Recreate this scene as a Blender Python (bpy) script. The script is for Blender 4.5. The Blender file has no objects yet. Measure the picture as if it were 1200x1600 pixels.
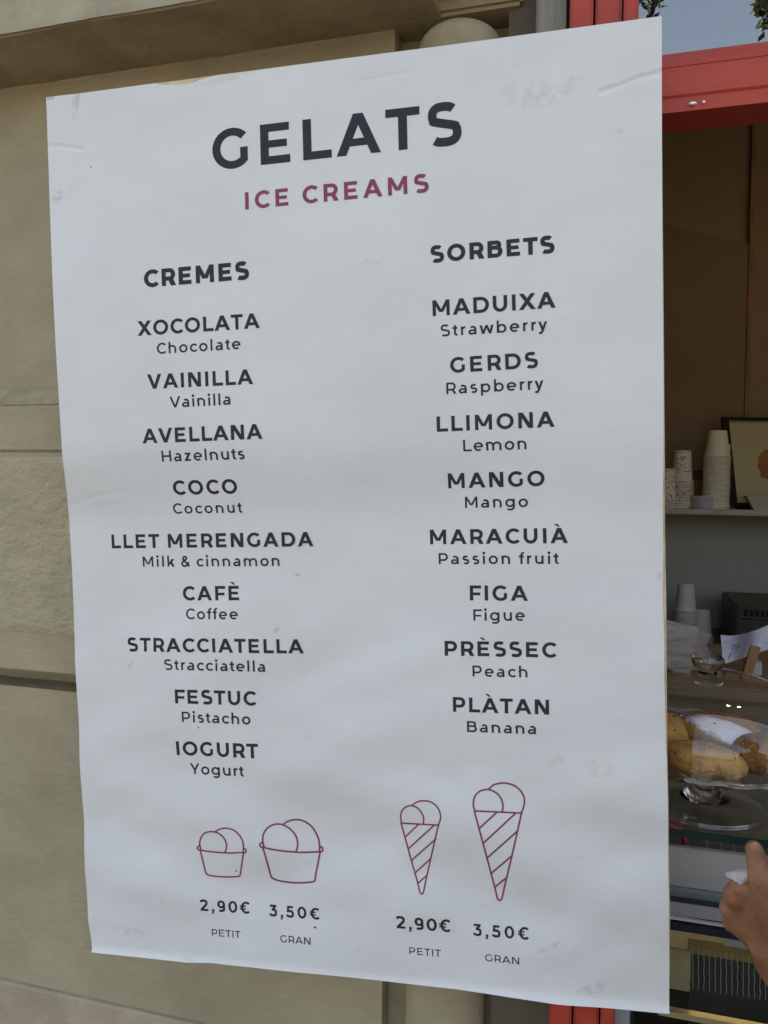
import bpy, bmesh, math, random
from mathutils import Vector, Matrix, noise
random.seed(7)
R = math.radians
S = bpy.context.scene
COL = S.collection

# ------------------------------------------------------------------ camera
CAMH = 1.60
RX = Vector((0.96001, 0.02233, -0.27907)); RY = Vector((0.27966, -0.02985, 0.95964)); RZ = Vector((0.0131, -0.99931, -0.0349))
def ray(px, py):
    v = Vector(((px - 600) / 1250, (py - 800) / 1250, 1.0))
    return Vector((RX.dot(v), RY.dot(v), RZ.dot(v)))
def at(px, py, y):                       # world point on the plane Y = y seen at that photo pixel
    r = ray(px, py); r = r * (y / r.y); return Vector((r.x, r.y, r.z + CAMH))
cam = bpy.data.cameras.new('camera'); camo = bpy.data.objects.new('camera', cam); COL.objects.link(camo)
cam.sensor_fit = 'AUTO'; cam.sensor_width = 36; cam.lens = 36 * 1250 / 1600
cam.clip_start = 0.02; cam.clip_end = 2000
m = Matrix(((RX.x, -RX.y, -RX.z), (RY.x, -RY.y, -RY.z), (RZ.x, -RZ.y, -RZ.z))).to_4x4()
m.translation = (0, 0, CAMH); camo.matrix_world = m
S.camera = camo
# ------------------------------------------------------------------ light
SUN_EL, SUN_ROT = R(58), R(12)
w = bpy.data.worlds.new('World'); S.world = w; w.use_nodes = True
nt = w.node_tree; sky = nt.nodes.new('ShaderNodeTexSky'); sky.sky_type = 'NISHITA'; sky.sun_disc = False
sky.sun_elevation = SUN_EL; sky.sun_rotation = SUN_ROT; sky.air_density = 1.0; sky.dust_density = 4.0; sky.ozone_density = .6
bg = nt.nodes['Background']; bg.inputs['Strength'].default_value = 0.12
nt.links.new(sky.outputs[0], bg.inputs[0])
sl = bpy.data.lights.new('sun', 'SUN'); sl.energy = 3.0; sl.angle = R(0.5); sl.color = (1, .95, .86)
so = bpy.data.objects.new('sun', sl); COL.objects.link(so)
sd = Vector((math.sin(SUN_ROT) * math.cos(SUN_EL), math.cos(SUN_ROT) * math.cos(SUN_EL), math.sin(SUN_EL)))
so.rotation_euler = sd.to_track_quat('Z', 'Y').to_euler(); so.location = (0, 0, 12)
S.view_settings.view_transform = 'Standard'; S.view_settings.look = 'None'
S.view_settings.exposure = 2.1; S.view_settings.use_white_balance = True; S.view_settings.white_balance_temperature = 7620; S.view_settings.white_balance_tint = 10; S.view_settings.gamma = 1; S.view_settings.use_curve_mapping = False
S.render.engine = 'CYCLES'; S.cycles.use_denoising = True; S.cycles.max_bounces = 10; S.cycles.transparent_max_bounces = 24
S.cycles.sample_clamp_indirect = 6

# ------------------------------------------------------------------ helpers
def tag(o, label=None, cat=None, group=None, kind=None):
    for k, v in (('label', label), ('category', cat), ('group', group), ('kind', kind)):
        if v: o[k] = v
    return o
def empty(name, loc, label=None, cat=None, group=None, kind=None):
    o = bpy.data.objects.new(name, None); COL.objects.link(o); o.location = loc; o.empty_display_size = .05
    return tag(o, label, cat, group, kind)

class MB:
    def __init__(s): s.v = []; s.f = []
    def add(s, vs, fs):
        b = len(s.v); s.v += [Vector(p) for p in vs]; s.f += [[b + i for i in f] for f in fs]; return s
    def box(s, x0, x1, y0, y1, z0, z1):
        return s.add([(x0,y0,z0),(x1,y0,z0),(x1,y1,z0),(x0,y1,z0),(x0,y0,z1),(x1,y0,z1),(x1,y1,z1),(x0,y1,z1)],
                     [(0,3,2,1),(4,5,6,7),(0,1,5,4),(1,2,6,5),(2,3,7,6),(3,0,4,7)])
    def prism_x(s, prof, x0, x1):        # profile of (y, z) points swept along x
        n = len(prof)
        return s.add([(x0, y, z) for y, z in prof] + [(x1, y, z) for y, z in prof],
                     [list(range(n)), list(range(2*n-1, n-1, -1))] + [(i, i+n, (i+1) % n + n, (i+1) % n) for i in range(n)])
    def prism_y(s, prof, y0, y1):        # profile of (x, z) points swept along y
        n = len(prof)
        return s.add([(x, y0, z) for x, z in prof] + [(x, y1, z) for x, z in prof],
                     [list(range(n)), list(range(2*n-1, n-1, -1))] + [(i, i+n, (i+1) % n + n, (i+1) % n) for i in range(n)])
    def lathe(s, prof, c, n=40, axis=None):
        c = Vector(c); vs = []; fs = []; k = len(prof)
        for i in range(n):
            a = 2*math.pi*i/n
            for r, z in prof: vs.append(c + Vector((r*math.cos(a), r*math.sin(a), z)))
        for i in range(n):
            j = (i+1) % n
            for q in range(k-1): fs.append((i*k+q, j*k+q, j*k+q+1, i*k+q+1))
        return s.add(vs, fs)
    def tube(s, pts, r, n=8, cap=True):
        pts = [Vector(p) for p in pts]; rr = r if isinstance(r, (list, tuple)) else [r]*len(pts)
        vs = []; up = None
        for i, p in enumerate(pts):
            t = (pts[min(i+1, len(pts)-1)] - pts[max(i-1, 0)]).normalized()
            if up is None: up = t.orthogonal().normalized()
            up = (up - t*up.dot(t)); up = up.normalized() if up.length > 1e-6 else t.orthogonal().normalized()
            b = t.cross(up)
            for k in range(n):
                a = 2*math.pi*k/n; vs.append(p + (up*math.cos(a) + b*math.sin(a))*rr[i])
        fs = [(i*n+k, i*n+(k+1) % n, (i+1)*n+(k+1) % n, (i+1)*n+k) for i in range(len(pts)-1) for k in range(n)]
        if cap: fs += [list(range(n-1, -1, -1)), [(len(pts)-1)*n+k for k in range(n)]]
        return s.add(vs, fs)
    def ball(s, c, rad, seg=20, rings=12, fn=None, rot=None):
        c = Vector(c); rad = Vector(rad) if not isinstance(rad, float) else Vector((rad,)*3); vs = []; fs = []
        for i in range(rings+1):
            th = math.pi*i/rings
            for k in range(seg):
                a = 2*math.pi*k/seg
                d = Vector((math.sin(th)*math.cos(a), math.sin(th)*math.sin(a), math.cos(th)))
                p = Vector((d.x*rad.x, d.y*rad.y, d.z*rad.z))
                if fn: p = p*fn(d)
                if rot: p = rot @ p
                vs.append(c+p)
        for i in range(rings):
            for k in range(seg): fs.append((i*seg+k, (i+1)*seg+k, (i+1)*seg+(k+1) % seg, i*seg+(k+1) % seg))
        return s.add(vs, fs)
    def capsule(s, p, q, r0, r1, seg=14):
        p = Vector(p); q = Vector(q); n = 6; pts = []; rr = []
        t = (q-p).normalized() if (q-p).length > 1e-6 else Vector((0,0,1))
        for i in range(n+1):
            a = math.pi/2*(i/n); pts.append(p - t*r0*math.cos(a)); rr.append(max(r0*math.sin(a), 1e-4))
        for i in range(1, n+1):
            a = math.pi/2*(i/n); pts.append(q + t*r1*math.sin(a)); rr.append(max(r1*math.cos(a), 1e-4))
        return s.tube(pts, rr, seg)
    def build(s, name, mat, parent=None, origin=None, smooth=False, bevel=0):
        org = Vector(origin) if origin is not None else (Vector(parent.location) if parent else Vector((0,0,0)))
        if parent is not None and origin is None and parent.parent is not None: org = Vector(parent.get('_o', (0,0,0)))
        me = bpy.data.meshes.new(name); me.from_pydata([p-org for p in s.v], [], s.f)
        bm = bmesh.new(); bm.from_mesh(me); bmesh.ops.remove_doubles(bm, verts=bm.verts, dist=1e-7)
        bmesh.ops.recalc_face_normals(bm, faces=bm.faces)
        if bevel: bmesh.ops.bevel(bm, geom=[e for e in bm.edges if e.calc_face_angle(0) > .5], offset=bevel, segments=2, affect='EDGES', clamp_overlap=True)
        bm.to_mesh(me); bm.free()
        if smooth:
            for p in me.polygons: p.use_smooth = True
            me.set_sharp_from_angle(angle=R(50))
        o = bpy.data.objects.new(name, me); COL.objects.link(o)
        if mat: me.materials.append(mat)
        if parent: o.parent = parent
        else: o.location = org
        return o
def sub(mb, name, mat, parent, root, **k):       # a sub-part: parent is a part whose own origin sits on root's
    return mb.build(name, mat, parent, origin=root.location, **k)

# ------------------------------------------------------------------ materials
def srgb(r, g, b):
    f = lambda c: (c/255/12.92 if c/255 <= .04045 else ((c/255+.055)/1.055)**2.4)
    return (f(r), f(g), f(b), 1)
def mat(name, col, rough=.7, metal=0, spec=.5, noise_scale=0, noise_amt=.15, bump=0, bump_scale=60, stretch=(1,1,1), tint=None, detail=6, coat=0, trans=0, bdist=.004):
    M = bpy.data.materials.new(name); M.use_nodes = True; N = M.node_tree.nodes; L = M.node_tree.links
    p = N['Principled BSDF']; c = tuple(col) if len(col) == 4 else (*col, 1)
    p.inputs['Base Color'].default_value = c; p.inputs['Roughness'].default_value = rough
    p.inputs['Metallic'].default_value = metal; p.inputs['Specular IOR Level'].default_value = spec
    p.inputs['Coat Weight'].default_value = coat; p.inputs['Transmission Weight'].default_value = trans
    tc = N.new('ShaderNodeTexCoord'); mp = N.new('ShaderNodeMapping'); L.new(tc.outputs['Object'], mp.inputs[0]); mp.inputs['Scale'].default_value = stretch
    if noise_scale:
        n = N.new('ShaderNodeTexNoise'); n.inputs['Scale'].default_value = noise_scale; n.inputs['Detail'].default_value = detail; n.inputs['Roughness'].default_value = .62
        L.new(mp.outputs[0], n.inputs[0])
        cr = N.new('ShaderNodeValToRGB'); t = tint or tuple(x*(1-noise_amt*2) for x in c[:3]); t = (*t[:3], 1)
        cr.color_ramp.elements[0].position = .3; cr.color_ramp.elements[1].position = .66
        cr.color_ramp.elements[0].color = t; cr.color_ramp.elements[1].color = tuple(min(1, x*(1+noise_amt*.5)) for x in c[:3]) + (1,)
        L.new(n.outputs['Fac'], cr.inputs[0]); L.new(cr.outputs[0], p.inputs['Base Color'])
    if bump:
        b = N.new('ShaderNodeTexNoise'); b.inputs['Scale'].default_value = bump_scale; b.inputs['Detail'].default_value = 8; b.inputs['Roughness'].default_value = .6
        L.new(mp.outputs[0], b.inputs[0]); bn = N.new('ShaderNodeBump'); bn.inputs['Strength'].default_value = bump; bn.inputs['Distance'].default_value = bdist
        L.new(b.outputs['Fac'], bn.inputs['Height']); L.new(bn.outputs[0], p.inputs['Normal'])
    return M
def thin_glass(name, tint=(.97,.985,.98), ior=1.5, refl=1.0, rough=0.0):
    M = bpy.data.materials.new(name); M.use_nodes = True; N = M.node_tree.nodes; L = M.node_tree.links
    N.remove(N['Principled BSDF']); out = N['Material Output']
    t = N.new('ShaderNodeBsdfTransparent'); t.inputs[0].default_value = (*tint, 1)
    g = N.new('ShaderNodeBsdfGlossy'); g.inputs['Roughness'].default_value = rough; g.inputs[0].default_value = (*refl, 1) if isinstance(refl, tuple) else (refl, refl, refl, 1)
    fr = N.new('ShaderNodeFresnel'); fr.inputs[0].default_value = ior
    ge = N.new('ShaderNodeNewGeometry'); mu = N.new('ShaderNodeMath'); mu.operation = 'MULTIPLY'; om = N.new('ShaderNodeMath'); om.operation = 'SUBTRACT'; om.inputs[0].default_value = 1
    L.new(ge.outputs['Backfacing'], om.inputs[1]); L.new(fr.outputs[0], mu.inputs[0]); L.new(om.outputs[0], mu.inputs[1])
    mx = N.new('ShaderNodeMixShader'); L.new(mu.outputs[0], mx.inputs[0]); L.new(t.outputs[0], mx.inputs[1]); L.new(g.outputs[0], mx.inputs[2]); L.new(mx.outputs[0], out.inputs[0])
    return M
def emit(name, col, st):
    M = bpy.data.materials.new(name); M.use_nodes = True; p = M.node_tree.nodes['Principled BSDF']
    p.inputs['Emission Color'].default_value = (*col, 1); p.inputs['Emission Strength'].default_value = st; p.inputs['Base Color'].default_value = (*col, 1); return M

PL = (.435, .365, .238)
M_plaster = mat('painted_plaster', PL, .85, spec=.12, noise_scale=5, noise_amt=.12, detail=13, bump=.7, bump_scale=75, stretch=(1, 1, 1.3))
M_rough = mat('rough_render', (.56, .475, .315), .9, spec=.25, noise_scale=22, noise_amt=.08, bump=1.0, bump_scale=190, stretch=(.8, 1, 1.2), bdist=.0055)
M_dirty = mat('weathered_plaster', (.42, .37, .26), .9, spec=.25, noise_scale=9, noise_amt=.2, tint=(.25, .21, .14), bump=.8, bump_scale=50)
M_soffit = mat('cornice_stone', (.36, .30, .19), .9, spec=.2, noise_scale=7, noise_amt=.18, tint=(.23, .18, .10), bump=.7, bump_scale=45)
M_plinth = mat('plinth_stone', (.47, .385, .26), .95, spec=.08, noise_scale=12, noise_amt=.12, bump=.7, bump_scale=70)
M_red = mat('red_gloss_paint', (.50, .058, .030), .40, spec=.4, noise_scale=9, noise_amt=.14, bump=.25, bump_scale=30, stretch=(.25, 1, 2))
M_wood_grey = mat('grey_wood', (.27, .25, .21), .85, noise_scale=14, noise_amt=.25, bump=.6, bump_scale=40, stretch=(3, 3, .3))
M_inwall_shaded = mat('interior_wall', (.30, .218, .138), .8, noise_scale=3, noise_amt=.08)  # upper wall: its shade is put into a browner colour
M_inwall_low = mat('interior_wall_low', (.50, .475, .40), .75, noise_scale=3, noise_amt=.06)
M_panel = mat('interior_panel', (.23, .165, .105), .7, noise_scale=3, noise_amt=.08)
M_shelf = mat('shelf_board', (.42, .40, .31), .6, noise_scale=12, noise_amt=.08)
M_ceiling = mat('ceiling_paint', (.45, .40, .33), .9, noise_scale=4, noise_amt=.05)
M_floor = mat('floor_tile', (.2, .17, .14), .6, noise_scale=6)
M_pave = mat('pavement_stone', (.135, .127, .115), .9, noise_scale=3, noise_amt=.25, bump=.5, bump_scale=30)
M_roof = mat('roof_metal', (.18, .17, .16), .6, noise_scale=5)
M_board = mat('foam_board_edge', (.66, .54, .34), .8, noise_scale=40, noise_amt=.2, tint=(.42, .30, .15))
M_ink = mat('charcoal_ink', (.030, .029, .036), .55, spec=.3, noise_scale=300, noise_amt=.12)
M_pink = mat('plum_ink', (.30, .058, .125), .55, spec=.3, noise_scale=300, noise_amt=.1)
M_cup = mat('paper_cup_white', (.74, .69, .59), .65, noise_scale=60, noise_amt=.04)
M_glass = thin_glass('clear_glass', (.97, .985, .975), 1.5)
M_dome = thin_glass('dome_glass', (.985, .985, .975), 1.65)
M_transom = thin_glass('dark_window_glass', (.35, .37, .37), 3.5, (1.0, .96, .89))
M_gedge = mat('green_glass_edge', (.010, .040, .034), .15, spec=.12)
M_steel = mat('brushed_steel', (.74, .76, .80), .14, metal=1, noise_scale=80, noise_amt=.08, stretch=(.05, 1, 1))
M_dark = mat('black_plastic', (.010, .010, .011), .6, spec=.15, noise_scale=20)
M_navy = mat('navy_rubber', (.012, .015, .03), .4)
M_white = mat('white_laminate', (.50, .44, .40), .5, noise_scale=8, noise_amt=.05)
M_paper = mat('white_paper', (.62, .61, .66), .8, noise_scale=15, noise_amt=.05)
M_woodp = mat('stained_wood', (.30, .15, .05), .5, noise_scale=15, noise_amt=.3, stretch=(4, 4, .4), bump=.3)
M_beige = mat('case_lining', (.48, .44, .31), .6, noise_scale=5, noise_amt=.05)
M_card = mat('brown_card', (.30, .24, .12), .75, noise_scale=18, noise_amt=.15)

# ------------------------------------------------------------------ lettering (drawn letter by letter)
class Glyphs:
    """A geometric sans drawn from bars and arcs; unit = cap height."""
    def __init__(s, w): s.w = w; s.h = w*.9; s.P = []
    def quad_strip(s, A, B): s.P.append((A, B))
    def bar(s, x0, y0, x1, y1):           # rectangle, strips along its long side
        if abs(y1-y0) >= abs(x1-x0):
            n = max(2, int(abs(y1-y0)*6)); s.quad_strip([(x0, y0+(y1-y0)*i/n) for i in range(n+1)], [(x1, y0+(y1-y0)*i/n) for i in range(n+1)])
        else:
            n = max(2, int(abs(x1-x0)*6)); s.quad_strip([(x0+(x1-x0)*i/n, y0) for i in range(n+1)], [(x0+(x1-x0)*i/n, y1) for i in range(n+1)])
    def diag(s, xb, xt, y0, y1, ww):
        n = 6; s.quad_strip([(xb+(xt-xb)*i/n, y0+(y1-y0)*i/n) for i in range(n+1)], [(xb+ww+(xt-xb)*i/n, y0+(y1-y0)*i/n) for i in range(n+1)])
    def arc(s, cx, cy, rx, ry, a0, a1, w=None, h=None):
        w = w or s.w; h = h or s.h; n = max(6, int(abs(a1-a0)/9))
        A = []; B = []
        for i in range(n+1):
            a = R(a0+(a1-a0)*i/n); A.append((cx+rx*math.cos(a), cy+ry*math.sin(a))); B.append((cx+(rx-w)*math.cos(a), cy+(ry-h)*math.sin(a)))
        s.quad_strip(A, B)
    def path(s, pts, w=None):             # ribbon along a smooth curve through the points
        w = w or s.w*.95; q = []
        P = [Vector((*p, 0)) for p in pts]; P = [P[0]*2-P[1]] + P + [P[-1]*2-P[-2]]
        for i in range(1, len(P)-2):
            for k in range(6):
                t = k/6; a, b, c, d = P[i-1:i+3]
                q.append(.5*((2*b)+(c-a)*t+(2*a-5*b+4*c-d)*t*t+(3*b-a-3*c+d)*t**3))
        q.append(P[-2]); A = []; B = []
        for i, p in enumerate(q):
            t = (q[min(i+1, len(q)-1)]-q[max(i-1, 0)]).normalized(); n = Vector((-t.y, t.x, 0))*w/2
            A.append((p+n)[:2]); B.append((p-n)[:2])
        s.quad_strip(A, B)
    def poly(s, a, b, c, d): s.quad_strip([a, b], [d, c])
    # each letter returns (width, left kind, right kind) with kinds I straight, O round, V open
    def letter(s, ch):
        w, h = s.w, s.h; ww = w*1.12; X = .745; AS = 1.06; f = getattr(s, 'c_'+{'&': 'amp', ',': 'comma', '€': 'euro'}.get(ch, ('u_' if ch.isupper() else 'l_')+ch if ch.isalpha() else ch))
        return f(w, h, ww, X, AS)
    def bowl(s, x0, xr, y0, y1):          # D-shaped bowl from a stem
        w, h = s.w, s.h; ry = (y1-y0)/2; rx = min(ry*1.02, xr-x0); cx = xr-rx
        s.bar(x0, y0, cx, y0+h); s.bar(x0, y1-h, cx, y1); s.arc(cx, (y0+y1)/2, rx, ry, -90, 90)
    def c_u_A(s, w, h, ww, X, AS, W=1.12):
        s.diag(0, W/2-ww/2, 0, 1, ww); s.diag(W-ww, W/2-ww/2, 0, 1, ww); y = .215; k = (W/2-ww/2)
        s.bar(ww*.5+k*y, y, W-ww*.5-k*y, y+h*.92); return W, 'V', 'V'
    def grave(s, x): s.poly((x-.25, 1.27), (x-.04, 1.27), (x+.12, 1.09), (x-.03, 1.09))
    def c_u_À(s, *a): r = s.c_u_A(*a); s.grave(.5); return r
    def c_u_È(s, *a): r = s.c_u_E(*a); s.grave(.4); return r
    def c_u_B(s, w, h, ww, X, AS): s.bar(0, 0, w, 1); s.bowl(w*.5, .82, .47, 1); s.bowl(w*.5, .88, 0, .47+h); return .88, 'I', 'O'
    def c_u_C(s, w, h, ww, X, AS): s.arc(.54, .5, .54, .515, 44, 316); return .93, 'O', 'V'
    def c_u_D(s, w, h, ww, X, AS): s.bar(0, 0, w, 1); s.bowl(w*.5, .99, 0, 1); return .99, 'I', 'O'
    def c_u_E(s, w, h, ww, X, AS):
        s.bar(0, 0, w, 1); s.bar(w*.5, 0, .78, h); s.bar(w*.5, 1-h, .765, 1); s.bar(w*.5, .5-h*.46, .70, .5+h*.46); return .78, 'I', 'I'
    def c_u_F(s, w, h, ww, X, AS): s.bar(0, 0, w, 1); s.bar(w*.5, 1-h, .755, 1); s.bar(w*.5, .44-h*.46, .69, .44+h*.46); return .745, 'I', 'V'
    def c_u_G(s, w, h, ww, X, AS): s.arc(.54, .5, .54, .515, 44, 314); s.bar(.955-w*.92, .15, .955, .51); return .955, 'O', 'I'
    def c_u_H(s, w, h, ww, X, AS): s.bar(0, 0, w, 1); s.bar(.93-w, 0, .93, 1); s.bar(w*.5, .5-h/2, .93-w*.5, .5+h/2); return .93, 'I', 'I'
    def c_u_I(s, w, h, ww, X, AS): s.bar(0, 0, w, 1); return w, 'I', 'I'
    def c_u_L(s, w, h, ww, X, AS): s.bar(0, 0, w, 1); s.bar(w*.5, 0, .735, h); return .73, 'I', 'V'
    def c_u_M(s, w, h, ww, X, AS, W=1.10):
        s.bar(0, 0, w*.95, 1); s.bar(W-w*.95, 0, W, 1); d = w*1.2; yb = .24
        s.diag(W/2-d/2, w*.0, yb, 1, d*.85); s.diag(W/2-d*.35, W-d*.85, yb, 1, d*.85); return W, 'I', 'I'
    def c_u_N(s, w, h, ww, X, AS, W=.93): s.bar(0, 0, w, 1); s.bar(W-w, 0, W, 1); d = w*1.3; s.diag(W-d, 0, 0, 1, d); return W, 'I', 'I'
    def c_u_O(s, w, h, ww, X, AS): s.arc(.55, .5, .55, .515, 0, 360); return 1.10, 'O', 'O'
    def c_u_P(s, w, h, ww, X, AS): s.bar(0, 0, w, 1); s.bowl(w*.5, .84, .29, 1); return .83, 'I', 'O'
    def c_u_R(s, w, h, ww, X, AS): s.bar(0, 0, w, 1); s.bowl(w*.5, .84, .29, 1); s.diag(.88-ww*1.1, .58-ww*.62, 0, .36, ww*1.1); return .88, 'I', 'V'
    def ess(s, x0, xu, xl, top, mid, bot):
        k = s.w*.475; kh = s.h*.475; ru = (xu-x0-.015)/2-k; cu = (x0+.015+xu)/2; rl = (xl-x0)/2-k; cl = (x0+xl)/2
        yu = (top-kh-mid)/2; yl = (mid-bot-kh)/2; P = []
        e = lambda v, p: math.copysign(abs(v)**p, v)
        for a in range(40, 226, 15): P.append((cu+ru*e(math.cos(R(a)), .7), mid+yu+yu*e(math.sin(R(a)), .9)))
        for a in range(46, -140, -15): P.append((cl+rl*e(math.cos(R(a)), .7), mid-yl+yl*e(math.sin(R(a)), .9)))
        s.path(P, s.w*.95)
    def c_u_S(s, w, h, ww, X, AS): s.ess(.01, .78, .83, 1.015, .51, -.015); return .83, 'O', 'O'
    def c_u_T(s, w, h, ww, X, AS): s.bar(0, 1-h, .84, 1); s.bar(.42-w/2, 0, .42+w/2, 1-h*.5); return .84, 'V', 'V'
    def c_u_U(s, w, h, ww, X, AS): s.bar(0, .42, w, 1); s.bar(.9-w, .42, .9, 1); s.arc(.45, .43, .45, .443, 180, 360); return .9, 'I', 'I'
    def c_u_V(s, w, h, ww, X, AS, W=1.05): s.diag(W/2-ww/2, 0, 0, 1, ww); s.diag(W/2-ww/2, W-ww, 0, 1, ww); return W, 'V', 'V'
    def c_u_X(s, w, h, ww, X, AS, W=1.05): d = w*1.28; s.diag(0, W-d-.02, 0, 1, d); s.diag(W-d, .02, 0, 1, d); return W, 'V', 'V'
    def c_u_Y(s, w, h, ww, X, AS, W=.95): s.bar(W/2-w/2, 0, W/2+w/2, .40); s.diag(W/2-ww/2, 0, .36, 1, ww); s.diag(W/2-ww/2, W-ww, .36, 1, ww); return W, 'V', 'V'
    def c_l_o(s, w, h, ww, X, AS): s.arc(.41, X/2, .41, X/2+.012, 0, 360); return .82, 'O', 'O'
    def c_l_c(s, w, h, ww, X, AS): s.arc(.41, X/2, .41, X/2+.012, 42, 318); return .71, 'O', 'V'
    def c_l_e(s, w, h, ww, X, AS): s.arc(.41, X/2, .41, X/2+.012, -6, 318-8); s.bar(w*.6, X/2-h*.45, .815-w*.4, X/2+h*.4); return .81, 'O', 'O'
    def c_l_a(s, w, h, ww, X, AS):
        W = .70; s.bar(W-w, 0, W, .46); s.arc(W-.31, .44, .31, X-.43, 0, 138); s.arc(.26, .215, .26, .228, 90, 270)
        s.bar(.26, .443-h*.92, W-w*.5, .443); s.path([(.26, -.013+h*.48), (.40, .01+h*.5), (.52, .09+h*.3), (W-w*.6, .20)], h*.95); return W, 'O', 'I'
    def c_l_b(s, w, h, ww, X, AS): s.bar(0, 0, w, AS); s.arc(.42, X/2, .41, X/2+.012, 0, 360); return .83, 'I', 'O'
    def c_l_p(s, w, h, ww, X, AS): s.bar(0, -.28, w, X); s.arc(.42, X/2, .41, X/2+.012, 0, 360); return .83, 'I', 'O'
    def c_l_f(s, w, h, ww, X, AS): s.bar(.13, 0, .13+w, .83); s.arc(.13+.27, .81, .27, .265, 72, 180); s.bar(0, X-h, .42, X); return .42, 'V', 'V'
    def c_l_g(s, w, h, ww, X, AS): s.arc(.41, X/2+.012, .41, X/2, 0, 360); s.bar(.83-w, .03, .83, X); s.arc(.43, .03, .40, .315, 222, 360); return .83, 'O', 'I'
    def arch(s, x0, x1, X): rx = (x1-x0)/2+s.w*.25; s.arc(x1-rx, X-.335, rx, .347, 0, 165); s.bar(x1-s.w, 0, x1, X-.33)
    def c_l_h(s, w, h, ww, X, AS): s.bar(0, 0, w, AS); s.arch(0, .74, X); return .74, 'I', 'I'
    def c_l_n(s, w, h, ww, X, AS): s.bar(0, 0, w, X); s.arch(0, .74, X); return .74, 'I', 'I'
    def c_l_m(s, w, h, ww, X, AS): s.bar(0, 0, w, X); s.arch(0, .68, X); s.arch(.62, 1.30, X); return 1.30, 'I', 'I'
    def c_l_i(s, w, h, ww, X, AS): s.bar(0, 0, w, X); s.arc(w/2, .98, w*.68, w*.68, 0, 360, w*.675, w*.675); return w, 'I', 'I'
    def c_l_l(s, w, h, ww, X, AS): s.bar(0, 0, w, AS); return w, 'I', 'I'
    def c_l_k(s, w, h, ww, X, AS): s.bar(0, 0, w, AS); s.diag(w*.4, .68-ww*1.2, .20, X, ww*1.25); s.diag(.72-ww*1.15, .26, 0, .44, ww*1.15); return .70, 'I', 'V'
    def c_l_r(s, w, h, ww, X, AS): s.bar(0, 0, w, X); s.arc(.38, X-.335, .38, .347, 88, 165); return .42, 'I', 'V'
    def c_l_s(s, w, h, ww, X, AS): s.ess(.01, .575, .61, X+.012, .385, -.012); return .61, 'O', 'O'
    def c_l_t(s, w, h, ww, X, AS): s.bar(.13, .22, .13+w, .92); s.arc(.13+.235, .225, .235, .235, 180, 300); s.bar(0, X-h, .43, X); return .46, 'V', 'V'
    def c_l_u(s, w, h, ww, X, AS): s.bar(0, .32, w, X); s.arc(.37, .34, .37, .352, 180, 352); s.bar(.73-w, 0, .73, X); return .73, 'I', 'I'
    def c_l_w(s, w, h, ww, X, AS):
        W = 1.20; d = ww; a = .30; s.diag(a-d/2, 0, 0, X, d); s.diag(a-d/2, W/2-d/2, 0, X, d); s.diag(W-a-d/2, W/2-d/2, 0, X, d); s.diag(W-a-d/2, W-d, 0, X, d); return W, 'V', 'V'
    def c_l_y(s, w, h, ww, X, AS):
        W = .74; d = ww; s.diag(W/2-d/2, 0, 0, X, d); s.diag(W/2-d/2-.03, W-d, -.06, X, d); s.path([(W/2-.0, -.02), (W/2-.09, -.17), (.2, -.235), (.05, -.19)], w*.93); return W, 'V', 'V'
    def c_l_z(s, w, h, ww, X, AS): s.bar(0, 0, .6, h); s.bar(.02, X-h, .59, X); s.diag(0.01, .58-ww*1.25, h*.6, X-h*.6, ww*1.25); return .6, 'I', 'I'
    def c_amp(s, w, h, ww, X, AS):
        s.path([(.80, .02), (.60, .24), (.36, .50), (.20, .70), (.22, .87), (.37, .955), (.51, .88), (.50, .72), (.32, .57), (.12, .42), (.065, .24), (.17, .08), (.36, .045), (.56, .12), (.68, .28), (.73, .44)], w*.95); return .82, 'O', 'V'
    def c_comma(s, w, h, ww, X, AS): s.arc(.13, .09, .115, .115, 0, 360, .114, .114); s.diag(.0, .06, -.22, .06, w*.75); return .25, 'O', 'O'
    def c_0(s, w, h, ww, X, AS): s.arc(.40, .5, .40, .515, 0, 360); return .80, 'O', 'O'
    def c_2(s, w, h, ww, X, AS): k = w*.47; s.path([(.03, .80), (.12, .90), (.30, .965-k*.3), (.50, .93-k*.4), (.60-k*.3, .76), (.53, .58), (.33, .36), (.09, .11)], w*.97); s.bar(.01, 0, .69, h); return .69, 'V', 'I'
    def c_3(s, w, h, ww, X, AS): s.bar(.05, 1-h, .62, 1); s.path([(.58, .93), (.43, .74), (.27, .53)], w); s.path([(.22, .575), (.40, .57), (.56, .49), (.62-w*.15, .31), (.54, .13), (.34, .085), (.17, .11), (.02, .20)], w*.97); return .67, 'V', 'O'
    def c_5(s, w, h, ww, X, AS): s.bar(.10, 1-h, .62, 1); s.diag(.055, .10, .47, 1, w*.9); s.path([(.06, .545), (.30, .56), (.52, .51), (.61-w*.1, .32), (.54, .135), (.33, .085), (.17, .11), (.02, .20)], w*.97); return .68, 'V', 'O'
    def c_9(s, w, h, ww, X, AS): s.arc(.35, .665, .35, .348, 0, 360); s.path([(.70-w*.5, .66), (.69-w*.5, .44), (.59, .20), (.40, .09), (.16, .10)], w*.97); return .72, 'O', 'O'
    def c_euro(s, w, h, ww, X, AS): s.arc(.58, .5, .47, .515, 48, 312); s.bar(0, .555, .56, .555+h*.62); s.bar(0, .33, .54, .33+h*.62); return .92, 'V', 'V'

def layout(text, w):
    """[(char, primitives, width, left, right)]"""
    out = []
    for ch in text:
        if ch == ' ': out.append(None); continue
        g = Glyphs(w); W, l, r = g.letter(ch); out.append((g.P, W, l, r))
    return out
BEAR = {'I': .12, 'O': .065, 'V': .015}

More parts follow.
